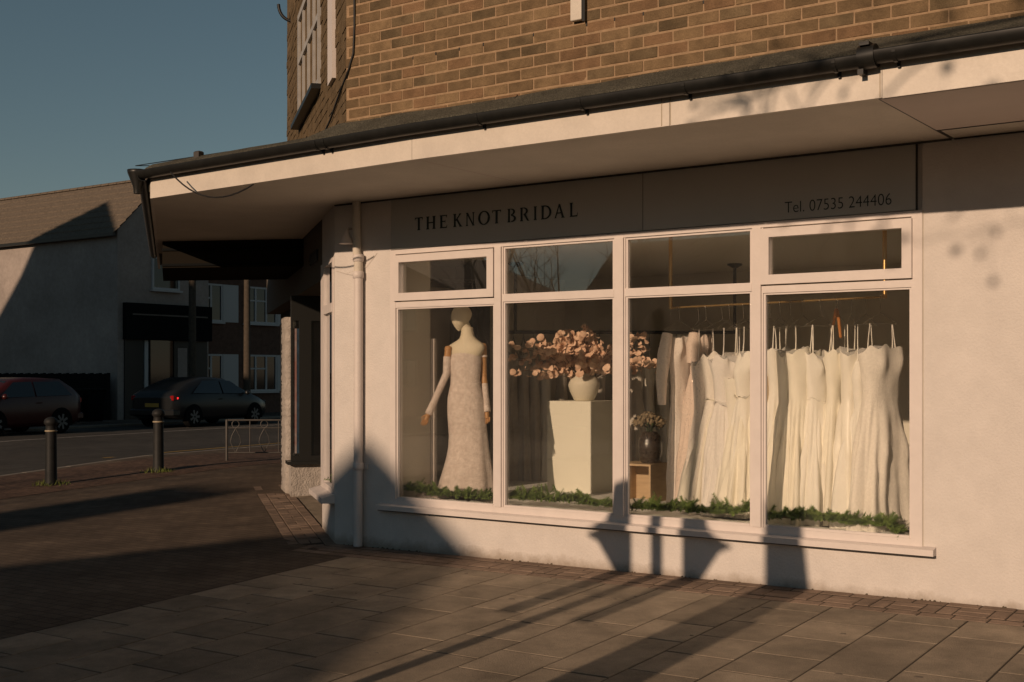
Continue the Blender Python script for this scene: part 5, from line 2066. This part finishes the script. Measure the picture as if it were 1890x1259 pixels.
# dark car-height clutter between the two cars: two bins
for k, (yy, lab) in enumerate(((13.6, "black wheeled bin just behind the red hatchback"), (14.4, "black wheeled bin nearest the tail of the grey saloon"))):
    b = thing("wheeled_bin", (-26.8, yy, .12), lab, "bin")
    MB().hexa([(-27.05, yy - .24, .17), (-26.55, yy - .24, .17), (-26.55, yy + .24, .17), (-27.05, yy + .24, .17), (-27.15, yy - .29, 1.1), (-26.45, yy - .29, 1.1), (-26.45, yy + .29, 1.1), (-27.15, yy + .29, 1.1)]).build("tub", "shop_dark", b)
    MB().bbox(-27.18, -26.4, yy - .31, yy + .31, 1.1, 1.17, .02).build("lid", "shop_dark", b)

# ================================================================== THE OTHER SIDE OF THE STREET (behind the camera)
def gable_house(x, hw_, y0, y1, apex, eaves, label, chim=None, mats=("house_brick", "tile_roof")):
    h = thing("gabled_house", (x, (y0 + y1) / 2, -.3), label, "house")
    w_ = MB()
    w_.xprism([(x - hw_, -1.0), (x + hw_, -1.0), (x + hw_, eaves), (x, apex - .1), (x - hw_, eaves)], y0, y1, 'y')
    w_.build("wall", mats[0], h)
    r_ = MB()
    sl_ = (apex - eaves) / hw_
    for sg in (1, -1):
        r_.hexa([(x, y0 - .2, apex - .12), (x + sg * (hw_ + .3), y0 - .2, eaves - .3 * sl_ - .1), (x + sg * (hw_ + .3), y1 + .2, eaves - .3 * sl_ - .1), (x, y1 + .2, apex - .12),
                 (x, y0 - .2, apex), (x + sg * (hw_ + .3), y0 - .2, eaves - .3 * sl_ + .02), (x + sg * (hw_ + .3), y1 + .2, eaves - .3 * sl_ + .02), (x, y1 + .2, apex)])
    r_.build("roof", mats[1], h)
    for zz in (1.0, 3.6):
        for dx in (-hw_ * .5, hw_ * .5):
            fr_ = MB()
            fr_.box(x + dx - .6, x + dx + .6, y1 - .02, y1 + .05, zz, zz + 1.3)
            wo_ = fr_.build("window", "dark_frame", h)
            MB().box(x + dx - .53, x + dx - .03, y1 + .03, y1 + .06, zz + .07, zz + 1.23).build("pane", "car_glass", wo_)
            MB().box(x + dx + .03, x + dx + .53, y1 + .03, y1 + .06, zz + .07, zz + 1.23).build("pane", "car_glass", wo_)
    if chim:
        cx, cw_, ct = chim
        MB().box(cx - cw_ / 2, cx + cw_ / 2, (y0 + y1) / 2 - .4, (y0 + y1) / 2 + .4, apex - 2.5, ct).build("chimney", "house_brick", h)
    return h


gable_house(-2.62, 4.6, -36, -27, 0.95 + .321 * 27, 6.0, "gabled brick house opposite the shop front")
gable_house(-7.9, 2.6, -41, -32, 9.0, 6.0, "narrow gabled house with a broad chimney opposite the corner", chim=(-7.8, 1.5, .321 * 39 + .0))
gable_house(-36, 7.0, -46, -36, 8.2, 5.3, "large gabled house far left on the opposite side", chim=(-37.5, .7, 9.4))
gable_house(7.5, 4.5, -44, -36, 7.2, 4.6, "low gabled house opposite the right end of the shop")
# block whose shadow lies on the far house
db = thing("corner_block", (-30, -12, -.3), "tall stepped brick block at the street corner left of the road", "building")
MB().xprism([(-44, -1), (-23.6, -1), (-23.6, 10.6), (-26.8, 10.6), (-26.8, 13.0), (-28.3, 14.2), (-30.3, 15.75), (-32.7, 14.2), (-33.7, 12.9), (-38, 8.5), (-44, 8.5)], -16, -8, 'y').build("wall", "house_brick", db)
for zz in (1, 4, 7):
    for xx in (-26.5, -24, -31, -35):
        wd = MB().box(xx - .6, xx + .6, -8.02, -7.94, zz, zz + 1.5).build("window", "upvc", db)
        MB().box(xx - .52, xx + .52, -7.95, -7.92, zz + .08, zz + 1.42).build("pane", "car_glass", wd)
# post carrying a pair of shaped panels; its shadow falls on the shop front
LPX, LPY = 0.515, -6.75
lp = thing("banner_post", (LPX, LPY, gz(LPX, LPY)), "slim post with two shaped side panels out on the pavement", "post")
lz = .321 * 6.75
MB().tube([(LPX, LPY, -.35), (LPX, LPY, 4.3)], 0.055, 12).build("shaft", "metal_grey", lp)
for sg in (-1, 1):
    o_ = [(0.25, -0.55), (0.43, -0.55), (0.43, 0.05), (0.60, 0.28), (0.72, 0.33), (0.62, 0.37), (0.50, 0.46), (0.42, 0.75), (0.25, 0.82)]
    pts = [(LPX + sg * p[0] * .92, lz + p[1] - .05) for p in o_]
    if sg < 0: pts = pts[::-1]
    MB().xprism(pts, LPY - .02, LPY + .02, 'y').build("side_panel", "metal_grey", lp)
for zz in (lz - .3, lz + .55):
    MB().tube([(LPX - .4, LPY + .03, zz), (LPX + .4, LPY + .03, zz)], .012, 6).build("crossbar", "metal_grey", lp)
# unseen tapered pillar, added and shaped for its shadow on the shop front
tx, ty = 1.6, -7.2
tz = .321 * 7.2
it = thing("shadow_pillar", (tx, ty, -.3), "tall tapered pillar out of view, added for its shadow on the shop front", "pillar")
MB().hexa([(tx - .17, ty - .1, -.35), (tx + .52, ty - .1, -.35), (tx + .52, ty + .1, -.35), (tx - .17, ty + .1, -.35),
           (tx - .15, ty - .1, tz + .62), (tx + .13, ty - .1, tz + .62), (tx + .13, ty + .1, tz + .62), (tx - .15, ty + .1, tz + .62)]).build("body", "metal_grey", it)
MB().box(tx - .15, tx + .3, ty + .1, ty + .12, .8, 1.9).build("pillar_panel", "poster_pale", it)


# bare trees
def tree(x, y, h, label, seed, leaves=0, lean=(0, 0), r0=.16, depth=5, spread=.62, limbs=()):
    r = random.Random(seed)
    z = gz(x, y)
    t = thing("bare_tree", (x, y, z), label, "tree")
    tb_, cb, lb = MB(), MB(), MB()
    tips = []

    def grow(p, d, ln, rad, lv):
        n = 3
        pts, rads = [p], [rad]
        q, dd = p.copy(), d.copy()
        for k in range(n):
            dd = (dd + Vector((r.uniform(-.18, .18), r.uniform(-.18, .18), r.uniform(-.05, .14)))).normalized()
            q = q + dd * (ln / n)
            pts.append(q.copy())
            rads.append(rad * (1 - .30 * (k + 1) / n))
        (tb_ if lv == 0 else cb).tube(pts, rads, 8 if lv < 2 else 4, cap=False)
        if lv >= depth:
            tips.append(q)
            return
        for k in range(3 if lv < 2 else r.choice((2, 3))):
            a = r.uniform(0, 2 * PI)
            o = dd.orthogonal().normalized()
            o = Matrix.Rotation(a, 3, dd) @ o
            nd_ = (dd * (1 - spread * .45) + o * spread * r.uniform(.6, 1.2) + UP * .06).normalized()
            grow(pts[-1] if k else pts[-2].lerp(pts[-1], r.random()), nd_, ln * r.uniform(.62, .82), rads[-1] * r.uniform(.55, .72), lv + 1)

    grow(Vector((x, y, z - .1)), Vector((lean[0], lean[1], 1)).normalized(), h * .30, r0, 0)
    for (p0, p1, nt, kr, nl_) in limbs:                  # long drooping boughs
        p0, p1 = Vector(p0), Vector(p1)
        mid = p0.lerp(p1, .5) + UP * .25
        pts = [p0, p0.lerp(mid, .5) + UP * .06, mid, mid.lerp(p1, .5) + UP * .05, p1]
        cb.tube(pts, [.045 * kr, .038 * kr, .03 * kr, .02 * kr, .012 * kr], 6, cap=False)
        for k in range(nt):
            q = pts[1].lerp(pts[4], r.random()) if k % 2 else pts[3].lerp(p1, r.random())
            e = q + Vector((r.uniform(-.45, .2), r.uniform(-.2, .2), r.uniform(-.45, .35)))
            cb.tube([q, q.lerp(e, .5) + UP * .03, e], [.014 * kr, .011 * kr, .008 * kr], 4, cap=False)
            if k < nl_:
                disc(lb, e, Vector((r.uniform(-.4, .4), -1, r.uniform(-.4, .4))), r.uniform(.028, .045), 7)
    tb_.build("trunk", "bark", t)
    cb.build("crown", "bark", t)
    if leaves:
        for k in range(leaves):
            p = r.choice(tips) + Vector((r.uniform(-.12, .12), r.uniform(-.12, .12), r.uniform(-.12, .05)))
            disc(lb, p, Vector((r.uniform(-1, 1), r.uniform(-1, 1), r.uniform(-1, 1))), r.uniform(.025, .05), 6)
        lb.build("leaves", "petal", t, kind="stuff")
    return t


tree(6.9, -10.2, 8.6, "bare tree opposite the right end of the shop with a few dead leaves", 5, leaves=60, lean=(-.30, 0), spread=.7,
     limbs=(((5.9, -10.2, 5.6), (2.55, -10.0, 5.75), 18, .22, 15), ((5.7, -10.3, 6.4), (1.8, -10.1, 6.05), 22, 1.0, 8), ((5.8, -10.2, 7.0), (2.9, -10.1, 6.85), 16, .8, 4)))
tree(-17.3, -25, 9.5, "bare street tree mirrored in the second transom pane", 8)
tree(-20.6, -27.5, 8.0, "bare street tree mirrored in the first transom pane", 12)
tree(-9.9, -17, 8.0, "bare tree whose shadow streaks the left pavement", 15, r0=.22)
tree(-11.9, -15, 8.0, "broad bare tree nearest the side road opposite", 27, r0=.2)
tree(-5.6, -19, 7.2, "slim bare tree opposite the corner of the shop", 19, r0=.08)
tr_ = thing("terrace_row", (-8, -50, -.3), "long low brick terrace closing the view opposite the shop", "house")
MB().xprism([(-54, -1), (-46, -1), (-46, 5.4), (-50, 8.8), (-54, 5.4)], -29.2, 12, 'x').build("wall", "house_brick", tr_)
for k in range(9):
    for zz in (1.0, 3.6):
        wd = MB().box(-25 + k * 4, -23.8 + k * 4, -46.02, -45.95, zz, zz + 1.3).build("window", "dark_frame", tr_)
tree(-3.3, -14.5, 7.6, "bare young tree whose shadow dapples the corner pier", 23, r0=.07, depth=4)
pole(-19.7, -24, 8.5, .16, "telegraph pole mirrored in the first transom pane")
